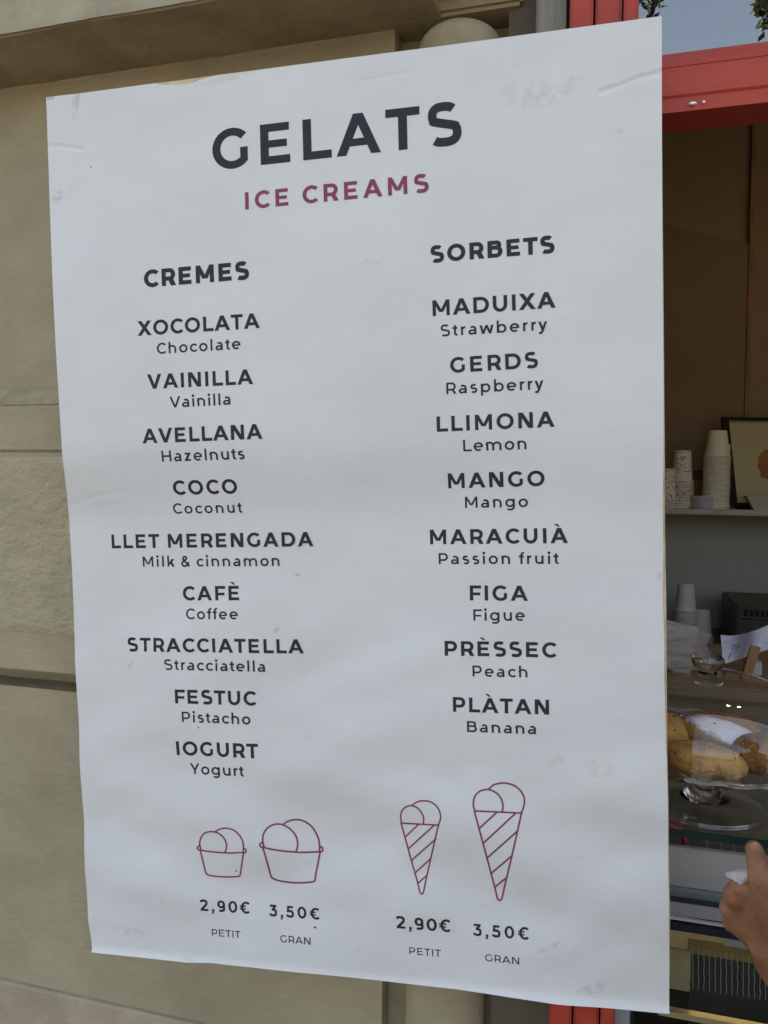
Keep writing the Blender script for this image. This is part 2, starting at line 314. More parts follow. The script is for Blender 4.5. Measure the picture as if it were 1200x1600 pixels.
# ------------------------------------------------------------------ the poster
PC = Vector((-0.2801, 0.8157, -0.058 + CAMH))
PU = Vector((0.9957, 0.0860, 0.0351)).normalized(); PV = Vector((0.0320, 0.0378, -0.9988)); PV = (PV - PU*PV.dot(PU)).normalized()
PN = PV.cross(PU).normalized()
if PN.y > 0: PN = -PN
PWID, PHGT = .66, 1.0
def sst(a, b, x):
    t = min(1, max(0, (x-a)/(b-a))); return t*t*(3-2*t)
def bend(u, v, lip=True):
    """how far the sheet stands out from the flat board, in metres (u, v from its top-left corner, in metres)"""
    a = u/PWID; b = v/PHGT
    k = 1 - .62*a
    d = .0125*k*sst(-.02, .30, b)*(1-sst(.385, .485, b)) - .0045*sst(.40, .50, b)*(1-sst(.50, .74, b))*(1-.3*a)
    lo = sst(.5, .62, b)
    d += lo*.0036*noise.noise(Vector((u*4.3+2.1, v*9.5+u*3.2, 3.3))) + lo*.0015*noise.noise(Vector((u*11, v*24+u*9, 1.7)))
    d += (1-lo)*.0011*noise.noise(Vector((u*4, v*6, 9.1)))
    d += .0017*math.sin((v*1.0-u*.38-.735)*52)*sst(.70, .8, b)*(1-sst(.9, .97, b))
    if lip: d += .0060*sst(.9885, 1.0, b)**1.3
    return d
def P3(u, v, off=0, lip=True):
    return PC + PU*(u-PWID/2) + PV*(v-PHGT/2) + PN*(bend(u, v, lip)+off)
def uv_of(px, py):
    r = ray(px, py); o = Vector((0, 0, CAMH)); d = 0; u = v = 0
    for _ in range(4):
        t = (PC + PN*d - o).dot(PN)/r.dot(PN); q = o + r*t - PC; u = q.dot(PU)+PWID/2; v = q.dot(PV)+PHGT/2; d = bend(u, v)
    return u, v
def poly_edge(pts, n):                    # resample a traced edge, by arc length
    P = [Vector(uv_of(*p)) for p in pts]; L = [0]
    for a, b in zip(P, P[1:]): L.append(L[-1]+(b-a).length)
    out = []
    for i in range(n+1):
        t = L[-1]*i/n; k = 0
        while k < len(L)-2 and L[k+1] < t: k += 1
        f = (t-L[k])/(L[k+1]-L[k]); out.append(P[k].lerp(P[k+1], min(1, f)))
    return out
def coons(T, B, Lf, Rt, nx, ny):
    g = []
    for j in range(ny+1):
        t = j/ny
        for i in range(nx+1):
            s_ = i/nx
            p = T[i]*(1-t)+B[i]*t + Lf[j]*(1-s_)+Rt[j]*s_ - (T[0]*(1-s_)*(1-t)+T[-1]*s_*(1-t)+B[0]*(1-s_)*t+B[-1]*s_*t)
            g.append(p)
    return g
def paper_material():
    M = bpy.data.materials.new('printed_poster_sheet'); M.use_nodes = True; N = M.node_tree.nodes; L = M.node_tree.links
    p = N['Principled BSDF']; p.inputs['Roughness'].default_value = .42; p.inputs['Specular IOR Level'].default_value = .35
    uv = N.new('ShaderNodeUVMap'); uv.uv_map = 'sheet'
    def math_(op, a, b=None, c=None):
        n = N.new('ShaderNodeMath'); n.operation = op
        for i, x in enumerate((a, b, c)):
            if x is None: continue
            if isinstance(x, (int, float)): n.inputs[i].default_value = x
            else: L.new(x, n.inputs[i])
        return n.outputs[0]
    def nz(scale, detail=5, st=(1, 1, 1), rough=.6):
        mp = N.new('ShaderNodeMapping'); mp.inputs['Scale'].default_value = st; L.new(uv.outputs[0], mp.inputs[0])
        n = N.new('ShaderNodeTexNoise'); n.inputs['Scale'].default_value = scale; n.inputs['Detail'].default_value = detail; n.inputs['Roughness'].default_value = rough
        L.new(mp.outputs[0], n.inputs[0]); return n.outputs['Fac']
    sep = N.new('ShaderNodeSeparateXYZ'); L.new(uv.outputs[0], sep.inputs[0]); U, V = sep.outputs[0], sep.outputs[1]
    col = N.new('ShaderNodeValToRGB'); e = col.color_ramp.elements; e[0].position = .30; e[0].color = (.70, .69, .665, 1); e[1].position = .70; e[1].color = (.775, .765, .735, 1)
    L.new(nz(6, 6, (1, 1.6, 1)), col.inputs[0]); cur = col.outputs[0]
    def blend(mask, c):
        nonlocal cur
        mx = N.new('ShaderNodeMix'); mx.data_type = 'RGBA'; L.new(mask, mx.inputs[0]); L.new(cur, mx.inputs[6]); mx.inputs[7].default_value = (*c, 1); cur = mx.outputs[2]
    def blob(u, v, ru, rv, ang=0):        # soft-edged patch, broken up by noise
        du = math_('SUBTRACT', U, u); dv = math_('SUBTRACT', V, v); c, s_ = math.cos(ang), math.sin(ang)
        x = math_('ADD', math_('MULTIPLY', du, c/ru), math_('MULTIPLY', dv, s_/ru)); y = math_('ADD', math_('MULTIPLY', du, -s_/rv), math_('MULTIPLY', dv, c/rv))
        d = math_('SQRT', math_('ADD', math_('MULTIPLY', x, x), math_('MULTIPLY', y, y)))
        return math_('MAXIMUM', math_('SUBTRACT', 1, d), 0)
    n_fine = nz(85, 8, (1, 1, 1), .7); n_mid = nz(22, 5)
    def stain(px, py, rpx, rpy, c, amt, ang=0, thr=.45, nn=None):
        u, v = uv_of(px, py); k = 1/1440
        b = blob(u, v, rpx*k, rpy*k, ang); t = math_('MULTIPLY_ADD', math_('SUBTRACT', nn or n_fine, thr), 7, .5); n = N.new('ShaderNodeClamp'); L.new(t, n.inputs[0])
        s2 = N.new('ShaderNodeClamp'); L.new(math_('MULTIPLY', b, 2.2), s2.inputs[0])
        blend(math_('MULTIPLY', math_('MULTIPLY', s2.outputs[0], n.outputs[0]), amt*.75), c)
    pinkish = (.55, .47, .44); yel = (.55, .45, .30); gry = (.36, .35, .35)
    for a in ((838, 150, 30, 26, pinkish, .55, 0, .5), (885, 138, 40, 12, pinkish, .5, -.7, .5), (795, 145, 14, 22, pinkish, .35, 0, .5), (818, 96, 40, 10, pinkish, .35, 0, .55),
              (966, 204, 8, 4, yel, .35, 0, .45), (118, 162, 8, 30, (.45, .33, .25), .7, .25, .5), (90, 308, 10, 14, gry, .7, .6, .5), (107, 303, 10, 14, yel, .4, .4, .5),
              (935, 1200, 26, 18, yel, .45, 0, .5), (870, 1190, 18, 8, yel, .4, -.5, .5), (380, 115, 90, 7, yel, .4, -.13, .45),
              (582, 410, 16, 4, gry, .35, .3, .48), (465, 898, 6, 3, gry, .6, 0, .3), (432, 984, 7, 4, gry, .6, -.6, .35), (358, 1046, 8, 3, gry, .55, -.6, .3),
              (380, 452, 3, 40, gry, .0, 0, .5), (860, 1480, 30, 6, gry, .45, -.5, .5), (925, 1545, 26, 10, gry, .5, -.4, .48), 
              (110, 876, 3, 3, gry, .8, 0, .2), (280, 1500, 60, 8, gry, .3, .1, .5), 
              (200, 1455, 40, 10, gry, .3, .1, .5), (1030, 900, 5, 8, gry, .5, .4, .45), (205, 1038, 14, 4, gry, .4, -.9, .45)):
        stain(*a)
    def speck(px, py, r, c=(.05, .05, .06)):
        u, v = uv_of(px, py); b = blob(u, v, r/1440, r/1440); n = N.new('ShaderNodeClamp'); L.new(math_('MULTIPLY', b, 4), n.inputs[0]); blend(n.outputs[0], c)
    for q in ((369, 1361, 1.6), (492, 1449, 2.2), (142, 261, 1.3), (310, 1137, 1.4)): speck(*q)
    # a faint scatter of dirt, more towards the bottom
    dm = N.new('ShaderNodeClamp'); L.new(math_('MULTIPLY', math_('SUBTRACT', nz(38, 7, (1, 1.8, 1), .7), .60), 7), dm.inputs[0])
    low = N.new('ShaderNodeMapRange'); low.inputs[1].default_value = .35; low.inputs[2].default_value = 1.0; low.inputs[3].default_value = .05; low.inputs[4].default_value = .30; L.new(V, low.inputs[0])
    blend(math_('MULTIPLY', dm.outputs[0], low.outputs[0]), (.45, .43, .40))
    L.new(cur, p.inputs['Base Color'])
    # creases
    def crease(pts, wd, amt):
        best = None
        Q = [uv_of(*q) for q in pts]
        for (a, b), (c, d) in zip(Q, Q[1:]):
            lx, ly = c-a, d-b; l2 = lx*lx+ly*ly
            du = math_('SUBTRACT', U, a); dv = math_('SUBTRACT', V, b)
            t = N.new('ShaderNodeClamp'); L.new(math_('ADD', math_('MULTIPLY', du, lx/l2), math_('MULTIPLY', dv, ly/l2)), t.inputs[0])
            ex = math_('SUBTRACT', du, math_('MULTIPLY', t.outputs[0], lx)); ey = math_('SUBTRACT', dv, math_('MULTIPLY', t.outputs[0], ly))
            dd = math_('SQRT', math_('ADD', math_('MULTIPLY', ex, ex), math_('MULTIPLY', ey, ey))); best = dd if best is None else math_('MINIMUM', best, dd)
        return math_('MULTIPLY', math_('MAXIMUM', math_('SUBTRACT', 1, math_('DIVIDE', best, wd)), 0), amt)
    hgt = math_('MULTIPLY', nz(9, 6, (1, 1.5, 1)), .6)
    for sc_, st_, k_, lo_ in ((5.5, (1, 2.4, 1), .85, True), (13, (1, 1.7, 1), .32, True), (4, (1, 1.2, 1), .18, False)):
        mp = N.new('ShaderNodeMapping'); mp.inputs['Scale'].default_value = st_; mp.inputs['Rotation'].default_value = (0, 0, .35); L.new(uv.outputs[0], mp.inputs[0])
        rn = N.new('ShaderNodeTexNoise'); rn.noise_type = 'RIDGED_MULTIFRACTAL'; rn.inputs['Scale'].default_value = sc_; rn.inputs['Detail'].default_value = 1.5; rn.inputs['Roughness'].default_value = .4; L.new(mp.outputs[0], rn.inputs[0])
        q = math_('MULTIPLY', rn.outputs['Fac'], k_)
        if lo_:
            mr = N.new('ShaderNodeMapRange'); mr.inputs[1].default_value = .42; mr.inputs[2].default_value = .8; mr.inputs[3].default_value = .15; L.new(V, mr.inputs[0]); q = math_('MULTIPLY', q, mr.outputs[0])
        hgt = math_('ADD', hgt, q)
    for a in (([(1034, 113), (1000, 121), (965, 135), (938, 144)], .0045, .9), ([(78, 228), (100, 229), (128, 233)], .004, .7), ([(300, 448), (318, 478), (325, 488)], .002, .25), ([(98, 345), (108, 372), (113, 395)], .004, .3), ([(112, 790), (150, 775), (190, 770)], .006, .35), ([(560, 128), (640, 112)], .004, .3)):
        hgt = math_('ADD', hgt, crease(a[0], a[1], a[2]*.55))
    bn = N.new('ShaderNodeBump'); bn.inputs['Strength'].default_value = .85; bn.inputs['Distance'].default_value = .0026; L.new(hgt, bn.inputs['Height'])
    L.new(bn.outputs[0], p.inputs['Normal'])
    return M

def build_poster():
    base = P3(PWID/2, PHGT)
    root = empty('poster', base, 'large white ice cream menu poster with worn edges hung before the beige wall', 'poster')
    top = [(72, 152), (100, 148.5), (118, 147), (160, 141), (243, 130), (252, 132.2), (272, 133), (298, 130.5), (318, 122.5), (345, 117), (420, 107.5), (520, 94), (700, 70.5), (850, 50), (1034, 25)]
    left = [(72, 152), (75, 240), (78, 330), (85, 500), (96, 690), (101, 740), (107, 800), (109, 830), (113, 900), (120, 1080), (124, 1165), (130, 1265), (136, 1400), (138, 1440), (142, 1489)]
    right = [(1034, 25), (1034.5, 300), (1036, 500), (1037, 640), (1036, 760), (1036.5, 870), (1035.5, 930), (1038, 1000), (1038, 1060), (1042, 1200), (1044, 1330), (1045, 1440), (1046, 1500), (1046.5, 1585)]
    bot = [(142, 1489), (220, 1497), (292, 1505), (330, 1505), (417, 1515), (500, 1523), (620, 1536), (715, 1547), (800, 1560), (870, 1570), (960, 1577), (1046.5, 1585)]
    nx, ny = 150, 220
    g = coons(poly_edge(top, nx), poly_edge(bot, nx), poly_edge(left, ny), poly_edge(right, ny), nx, ny)
    vs = [P3(p.x, p.y)-base for p in g]
    fs = [(j*(nx+1)+i, j*(nx+1)+i+1, (j+1)*(nx+1)+i+1, (j+1)*(nx+1)+i) for j in range(ny) for i in range(nx)]
    me = bpy.data.meshes.new('printed_sheet'); me.from_pydata(vs, [], fs)
    ul = me.uv_layers.new(name='sheet')
    for lp in me.loops: ul.data[lp.index].uv = (g[lp.vertex_index].x, g[lp.vertex_index].y)
    for p in me.polygons: p.use_smooth = True
    o = bpy.data.objects.new('printed_sheet', me); COL.objects.link(o); o.parent = root; me.materials.append(paper_material())
    # backing board, a little larger than the sheet on its worn sides
    top2 = [(74, 151.5), (243, 129), (262, 127), (300, 122), (330, 117.5), (600, 82.3), (1033, 26)]
    right2 = [(1033, 26), (1035.5, 300), (1038.5, 640), (1040, 870), (1041.2, 930), (1042, 1060), (1043.5, 1200), (1045.5, 1330), (1047.3, 1440), (1047, 1584)]
    left2 = [(x+.8, y) if 10 < k < 13 else (x+1.4, y) for k, (x, y) in enumerate(left)]; left2[0] = top2[0]; left2[12] = (129.6, 1265); left2[6] = (106.3, 800); left2[8] = (112, 900)
    bot2 = [(143.4, 1489)] + [(x, y-3) for x, y in bot[1:-1]] + [(1047, 1582)]; left2[-1] = bot2[0]
    nx, ny = 50, 80
    g = coons(poly_edge(top2, nx), poly_edge(bot2, nx), poly_edge(left2, ny), poly_edge(right2, ny), nx, ny)
    n = len(g); mb = MB(); mb.v = [P3(p.x, p.y, -.0012, False) for p in g] + [P3(p.x, p.y, -.0055, False) for p in g]
    q = lambda i, j: j*(nx+1)+i
    for j in range(ny):
        for i in range(nx): mb.f += [[q(i, j), q(i+1, j), q(i+1, j+1), q(i, j+1)], [n+q(i, j+1), n+q(i+1, j+1), n+q(i+1, j), n+q(i, j)]]
    for i in range(nx): mb.f += [[q(i, 0), n+q(i, 0), n+q(i+1, 0), q(i+1, 0)], [q(i, ny), q(i+1, ny), n+q(i+1, ny), n+q(i, ny)]]
    for j in range(ny): mb.f += [[q(0, j), q(0, j+1), n+q(0, j+1), n+q(0, j)], [q(nx, j), n+q(nx, j), n+q(nx, j+1), q(nx, j+1)]]
    mb.build('backing_board', M_board, root, smooth=True)

    def put(name, prims, f, m, label=None):
        mb = MB(); k = 0
        for A, B in prims:
            off = .00016 + .000012*k; k += 1; n = len(A)
            mb.add([P3(*f(*p), off) for p in A] + [P3(*f(*p), off) for p in B], [(i, i+1, n+i+1, n+i) for i in range(n-1)])
        o = mb.build(name, m, root)
        me = o.data
        if label: o['label'] = label
        return o
    def line(name, text, w, xl, yl, xr, yr, cap, m=M_ink, label=None):
        gl = layout(text, w)
        u0, v0 = uv_of(xl, yl); u1, v1 = uv_of(xr, yr); a = Vector((u0, v0)); b = Vector((u1, v1))
        ua, va = uv_of((xl+xr)/2, (yl+yr)/2); ub, vb = uv_of((xl+xr)/2, (yl+yr)/2-cap); s_ = va-vb
        wd = (b-a).length; ex = (b-a).normalized(); ey = Vector((ex.y, -ex.x))
        tot = 0; gaps = 0; prev = None; items = []
        for gi in gl:
            if gi is None: tot += .48; gaps += 2; prev = None; items.append(None); continue
            P, W, l, r = gi
            if prev: tot += BEAR[prev]+BEAR[l]; gaps += 1
            elif items: gaps += 0
            tot += W; prev = r; items.append(gi)
        sx = s_
        tr = (wd/s_ - tot)/max(gaps, 1)
        if tr < -.02: sx = wd/tot; tr = 0
        prims = []; x = 0; prev = None
        for gi in items:
            if gi is None: x += .48 + 2*tr; prev = None; continue
            P, W, l, r = gi
            if prev: x += BEAR[prev]+BEAR[l]+tr
            prims += [([(p[0]+x, p[1]) for p in A], [(p[0]+x, p[1]) for p in B]) for A, B in P]
            x += W; prev = r
        f = lambda px_, py_: tuple(a + ex*px_*sx + ey*py_*s_)
        put(name, prims, f, m, label)
        return tr
    log = []
    B_, SB, MD, RG = .262, .226, .180, .125
    log.append(line('heading_lettering', 'GELATS', .220, 332.6, 266.3, 721.7, 224.5, 64.3))
    log.append(line('subheading_lettering', 'ICE CREAMS', .228, 383.3, 327.6, 670, 299.8, 27.7, M_pink, 'plum lettering reading ICE CREAMS'))
    for t, w_, a in (('CREMES', B_, (225.4, 449.5, 389.5, 436, 27.6)), ('SORBETS', B_, (672.7, 410.8, 866.6, 394.9, 26.6))):
        log.append(line('section_lettering', t, w_, *a))
    for t, a in (('XOCOLATA', (215.2, 525, 406.2, 512.4, 23.3)), ('VAINILLA', (230.8, 608, 395.8, 600, 23.1)), ('AVELLANA', (223, 693, 410.5, 685.5, 23.1)), ('COCO', (271.9, 773.4, 371.8, 771.2, 22.6)),
                 ('LLET MERENGADA', (175, 856.8, 490, 853.5, 22)), ('CAFÈ', (286.3, 938.2, 373.9, 937.9, 22.4)), ('STRACCIATELLA', (199.6, 1017.6, 475, 1020.9, 21.7)), ('FESTUC', (274, 1099, 400.9, 1102.6, 22)), ('IOGURT', (276.4, 1179.7, 403.9, 1185, 22.2)),
                 ('MADUIXA', (676.2, 494.2, 868.2, 480.7, 25.1)), ('GERDS', (703.7, 583, 840.7, 574.4, 24.5)), ('LLIMONA', (682.7, 674.8, 866.8, 666.9, 24.3)), ('MANGO', (700.5, 763.2, 851.2, 759.2, 23.8)),
                 ('MARACUIÀ', (672.2, 850.6, 887.5, 848.4, 23.4)), ('FIGA', (734.3, 938.1, 825.1, 938.9, 23.6)), ('PRÈSSEC', (695, 1024.4, 869.9, 1027.4, 23.1)), ('PLÀTAN', (707.9, 1111.9, 858.1, 1116.6, 23.1))):
        log.append(line('flavour_lettering', t, SB, *a))
    for t, a in (('Chocolate', (245.5, 553.2, 376, 545.2, 17.2)), ('Vainilla', (265.6, 637.2, 360.4, 632.2, 17.4)), ('Hazelnuts', (253.6, 721.5, 382.6, 717.3, 17.4)), ('Coconut', (271.3, 802.8, 379, 801, 16.4)),
                 ('Milk & cinnamon', (223.6, 885.6, 437, 884.2, 16.4)), ('Coffee', (290.8, 967.4, 371.8, 967.6, 16.6)), ('Stracciatella', (256.9, 1046.4, 414.4, 1049.7, 16.5)), ('Pistacho', (284.5, 1128.1, 391.6, 1132, 16.4)), ('Yogurt', (297.4, 1209, 381.4, 1213.2, 16.6)),
                 ('Strawberry', (688.5, 525.8, 855.1, 515.5, 18.2)), ('Raspberry', (697.6, 616, 849.3, 607.8, 18.2)), ('Lemon', (724, 705.4, 822.7, 701.9, 18.3)), ('Mango', (726.9, 793.7, 825.1, 792.1, 17.6)),
                 ('Passion fruit', (685.7, 881.4, 873.2, 880.9, 17.5)), ('Figue', (739.8, 969.7, 820.1, 970, 17.7)), ('Peach', (738.5, 1056.9, 824.3, 1058.4, 17.2)), ('Banana', (729.9, 1143.5, 837.5, 1147.1, 17.1))):
        log.append(line('translation_lettering', t, MD, *a))
    for t, a in (('2,90€', (313.6, 1422.8, 390.9, 1427.8, 17.8)), ('3,50€', (421.3, 1431.3, 500.2, 1437, 18)), ('2,90€', (619.9, 1450.2, 704.9, 1456.6, 18.8)), ('3,50€', (739.8, 1461.6, 827, 1468.4, 19))):
        log.append(line('price_lettering', t, .208, *a))
    for t, a in (('PETIT', (331.4, 1462, 376, 1465.7, 10.8)), ('GRAN', (438.2, 1471.8, 485.4, 1476, 11)), ('PETIT', (639.7, 1490.6, 689, 1494.9, 11)), ('GRAN', (758.2, 1501.4, 811.2, 1507, 11))):
        log.append(line('size_lettering', t, .155, *a))
    log.append(line('corner_lettering', 'XATA', .09, 73.2, 156.6, 84.5, 155.2, 4.4))
    print('TRACK', [round(x, 2) for x in log])
    # line drawings, traced in photo pixels and laid on the sheet
    def smooth(pts, n=7):
        P = [Vector((*p, 0)) for p in pts]; P = [P[0]*2-P[1]] + P + [P[-1]*2-P[-2]]; q = []
        for i in range(1, len(P)-2):
            for k in range(n):
                t = k/n; a, b, c, d = P[i-1:i+3]; q.append(.5*((2*b)+(c-a)*t+(2*a-5*b+4*c-d)*t*t+(3*b-a-3*c+d)*t**3))
        q.append(P[-2]); return q
    def drawing(name, strokes, ox, oy, sc, wd, label):
        prims = []
        for kind, pts in strokes:
            P = [(ox+x/sc, oy+y/sc) for x, y in pts]; q = smooth(P) if kind == 'c' else [Vector((*p, 0)) for p in P]
            if kind == 'l':
                q2 = []
                for a, b in zip(q, q[1:]): q2 += [a.lerp(b, k/4) for k in range(4)]
                q = q2+[q[-1]]
            e0 = (q[0]-q[1]).normalized()*wd*.45; e1 = (q[-1]-q[-2]).normalized()*wd*.45; q[0] = q[0]+e0; q[-1] = q[-1]+e1
            A = []; B = []
            for i, p in enumerate(q):
                t = (q[min(i+1, len(q)-1)]-q[max(i-1, 0)]).normalized(); nn = Vector((-t.y, t.x, 0))*wd/2
                A.append(uv_of(*(p+nn)[:2])); B.append(uv_of(*(p-nn)[:2]))
            prims.append((A, B))
        put(name, prims, lambda a, b: (a, b), M_pink, label)
    s2 = 4.615
    drawing('cup_drawing', [('c', [(155, 308), (147, 268), (160, 220), (190, 190), (235, 182), (280, 192), (320, 225), (340, 270), (338, 310), (330, 330)]),
        ('c', [(262, 180), (295, 163), (340, 157), (395, 172), (440, 215), (461, 265), (463, 322)]), ('c', [(150, 314), (220, 325), (310, 333), (390, 335), (462, 331)]),
        ('c', [(152, 285), (137, 289), (131, 300), (140, 312), (152, 316)]), ('c', [(464, 303), (478, 308), (483, 322), (473, 334), (462, 334)]),
        ('c', [(153, 318), (172, 395), (190, 470), (198, 485), (222, 497), (290, 506), (360, 508), (425, 504), (440, 492), (448, 440), (464, 335)])], 280, 1260, s2, 2.5, 'small plum outline of a tub with two scoops')
    drawing('cup_drawing', [('c', [(612, 290), (602, 250), (608, 200), (640, 152), (690, 129), (740, 130), (795, 158), (840, 210), (855, 265), (850, 305), (843, 325)]),
        ('c', [(752, 128), (785, 107), (840, 95), (900, 106), (960, 150), (1000, 220), (1012, 275), (1013, 320)]), ('c', [(600, 293), (690, 313), (800, 326), (900, 331), (1018, 326)]),
        ('c', [(606, 262), (588, 265), (582, 279), (592, 293), (606, 297)]), ('c', [(1018, 290), (1033, 298), (1036, 316), (1024, 327), (1012, 329)]),
        ('c', [(605, 300), (635, 405), (658, 490), (672, 515), (720, 535), (800, 547), (880, 550), (950, 545), (978, 535), (985, 490), (1016, 332)])], 280, 1260, s2, 2.8, 'large plum outline of a tub with two scoops')
    def cone(sc1, sc2, rim, body, ribs, wd, label):
        drawing('cone_drawing', [('c', sc1), ('c', sc2), ('l', rim), ('c', body[0]), ('c', body[1])] + [('l', r) for r in ribs], 600, 1200, s2, wd, label)
    cone([(127, 395), (120, 345), (135, 300), (170, 276), (200, 272), (240, 287), (273, 325), (286, 365), (283, 400)], [(207, 266), (240, 244), (290, 236), (345, 248), (390, 290), (408, 345), (402, 385), (390, 408)], [(124, 397), (395, 412)],
         [[(125, 402), (190, 640), (240, 815), (258, 890), (270, 907), (284, 895), (300, 820)], [(300, 820), (340, 640), (390, 420)]], [[(153, 497), (250, 405)], [(178, 580), (362, 412)], [(197, 667), (372, 512)], [(225, 755), (337, 653)], [(243, 832), (308, 775)]], 2.5, 'small plum outline of a striped cone with two scoops')
    cone([(655, 310), (644, 260), (655, 205), (690, 168), (745, 155), (795, 170), (835, 205), (857, 260), (853, 315)], [(755, 152), (795, 120), (860, 108), (930, 122), (985, 165), (1013, 225), (1005, 285), (988, 325)], [(652, 309), (994, 325)],
         [[(652, 314), (735, 620), (800, 865), (815, 930), (832, 953), (850, 938), (870, 850)], [(870, 850), (925, 620), (990, 332)]], [[(685, 437), (815, 318)], [(716, 542), (950, 325)], [(742, 650), (965, 452)], [(770, 762), (922, 632)], [(797, 860), (886, 788)]], 2.8, 'large plum outline of a striped cone with two scoops')
    return root
build_poster()

# ------------------------------------------------------------------ ground and building
pv = MB().box(-60, 60, -60, 60, -.3, 0).build('pavement', M_pave); tag(pv, kind='structure')

WY = .92                                   # plane of the wall
zr = lambda rel: CAMH + rel
XF0, XF1 = -.0595, .0105                   # red door post
WIN_R = 1.75
house = empty('kiosk_building', (0, WY, 0), 'beige rendered kiosk with a cornice, half column and red framed serving hatch', 'building')
# outer wall left of the hatch, with the hollow groove of the joints
b = MB(); b.box(-6, -.262, WY, WY+.14, .85, zr(-.2885)); b.box(-6, -.262, WY+.045, WY+.14, zr(-.2885), zr(.09)); b.box(-6, -.262, WY, WY+.14, zr(.09), 3.7); b.box(-.262, XF0-.055, WY+.03, WY+.14, .0, 3.7)
b.box(WIN_R, 6, WY, WY+.14, 0, 3.7); b.box(XF0-.055, WIN_R, WY+.03, WY+.14, 2.62, 3.7)
b.build('wall', M_plaster, house)
# block with chamfered top and bottom and a rough face
b = MB(); zt0, zt1, zb0, zb1 = zr(.1215), zr(.095), zr(-.2605), zr(-.279)
FY = WY-.021
b.prism_x([(WY, zt0+.001), (FY+.003, zt1+.0045), (FY, zt1), (FY, zr(.040)), (FY+.004, zr(.0375)), (FY, zr(.035)), (FY, zb0+.003), (FY+.003, zb0), (WY+.0445, zb0+.003), (WY+.0445, zt1)], -6, -.262)
blk = b.build('stone_block', M_plaster, house)
b = MB(); ny_, nx_ = 90, 420; x0_, x1_, z0_, z1_ = -1.6, -.262, zr(-.206), zr(.030); g = []
for j in range(ny_+1):
    for i in range(nx_+1):
        x = x0_+(x1_-x0_)*i/nx_; z = z0_+(z1_-z0_)*j/ny_; e = min(1, min(j, ny_-j)/3)
        hgt = e*(.0022+.0029*(noise.noise(Vector((x*70, 0, z*105)))*.55+noise.noise(Vector((x*170, 3, z*210)))*.45)); g.append((x, FY-.0006-hgt, z+.003*noise.noise(Vector((x*20, 1, j*.01)))*(j in (0, ny_))))
b.add(g, [(j*(nx_+1)+i, j*(nx_+1)+i+1, (j+1)*(nx_+1)+i+1, (j+1)*(nx_+1)+i) for j in range(ny_) for i in range(nx_)])
sub(b, 'stippled_face', M_rough, blk, house, smooth=True)
b = MB(); nx_ = 260; g = []
for j in range(9):
    for i in range(nx_+1):
        x = -1.6+(1.338)*i/nx_; t = j/8; y = WY+(FY+.003-WY)*t; z = zt0+.001+(zt1+.0045-zt0-.001)*t; k = .0012+.0006*noise.noise(Vector((x*90, j*.9, 7))); g.append((x, y-k, z+k*.8))
b.add(g, [(j*(nx_+1)+i, j*(nx_+1)+i+1, (j+1)*(nx_+1)+i+1, (j+1)*(nx_+1)+i) for j in range(8) for i in range(nx_)])
sub(b, 'weathered_edge', mat('pale_weathered_edge', (.435, .36, .235), .95, spec=.05, noise_scale=40, noise_amt=.12, bump=.8, bump_scale=120), blk, house, smooth=True)
# plinth
b = MB(); zp = zr(-.7085); b.prism_x([(WY+.1, 0), (WY-.008, 0), (WY-.008, zp-.003), (WY-.005, zp), (WY+.1, zp+.002)], -6, -.262); b.build('plinth', M_plinth, house)
# cornice
zs = zr(.5325)
def wob(x, k): return .0022*noise.noise(Vector((x*9, k, 0)))+.0012*noise.noise(Vector((x*30, k, 4)))
prof = [(WY+.02, zs), (.815, zs), (.813, zs+.002), (.813, zs+.21), (.76, zs+.24), (.745, zs+.30), (.745, zs+.36), (WY+.02, zs+.40)]
xs = [-6] + [-1.4+i*.012 for i in range(int(1.0/.012)+1)] + [-.205]
b = MB(); n = len(prof)
for x in xs: b.v += [Vector((x, y+(wob(x, k) if 0 < k < 4 else 0), z+(wob(x, k+9) if k < 3 else 0))) for k, (y, z) in enumerate(prof)]
for i in range(len(xs)-1): b.f += [[i*n+k, (i+1)*n+k, (i+1)*n+(k+1) % n, i*n+(k+1) % n] for k in range(n)]
b.f += [list(range(n)), [(len(xs)-1)*n+k for k in range(n)]]
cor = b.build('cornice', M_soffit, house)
b = MB(); nf = 100
g = [( -1.5+1.295*i/nf, .8105+wob(-1.5+1.295*i/nf, 2), zs+.0012+.208*j) for j in (0, 1) for i in range(nf+1)]
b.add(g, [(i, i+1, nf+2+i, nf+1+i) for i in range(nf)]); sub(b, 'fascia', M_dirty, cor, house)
# stone mouldings above the half column
b = MB(); b.prism_x([(WY+.05, zr(.585)), (.88, zr(.56)), (.84, zr(.565)), (.80, zr(.60)), (.79, zr(.70)), (WY+.05, zr(.72))], -.205, XF0-.052); b.prism_x([(WY+.05, zr(.532)), (.905, zr(.532)), (.90, zr(.548)), (.885, zr(.556)), (WY+.05, zr(.563))], -.262, XF0-.052)
b.build('capital_moulding', M_soffit, house, bevel=.004)
# half column with a domed top, and the narrow recess beside it
cx = (-.232-.137)/2; cr = .0475
prof = [(cr, 0), (cr, .52+1.58)] + [(cr*math.cos(R(a)), zr(.500)+.026*math.sin(R(a))) for a in range(0, 91, 10)]
b = MB().lathe(prof, (cx, .925, 0), 56); b.build('half_column', M_plaster, house, smooth=True)
b = MB().box(-.128, XF0-.0005, .915, WY+.06, 0, zr(.54)); b.build('recess_panel', mat('dark_timber', (.13, .105, .075), .85, noise_scale=10, stretch=(3, 3, .3)), house)
b = MB().box(-.095, XF0-.004, .885, .93, zr(.44), zr(.75)); b.build('timber_batten', M_wood_grey, house, bevel=.002)
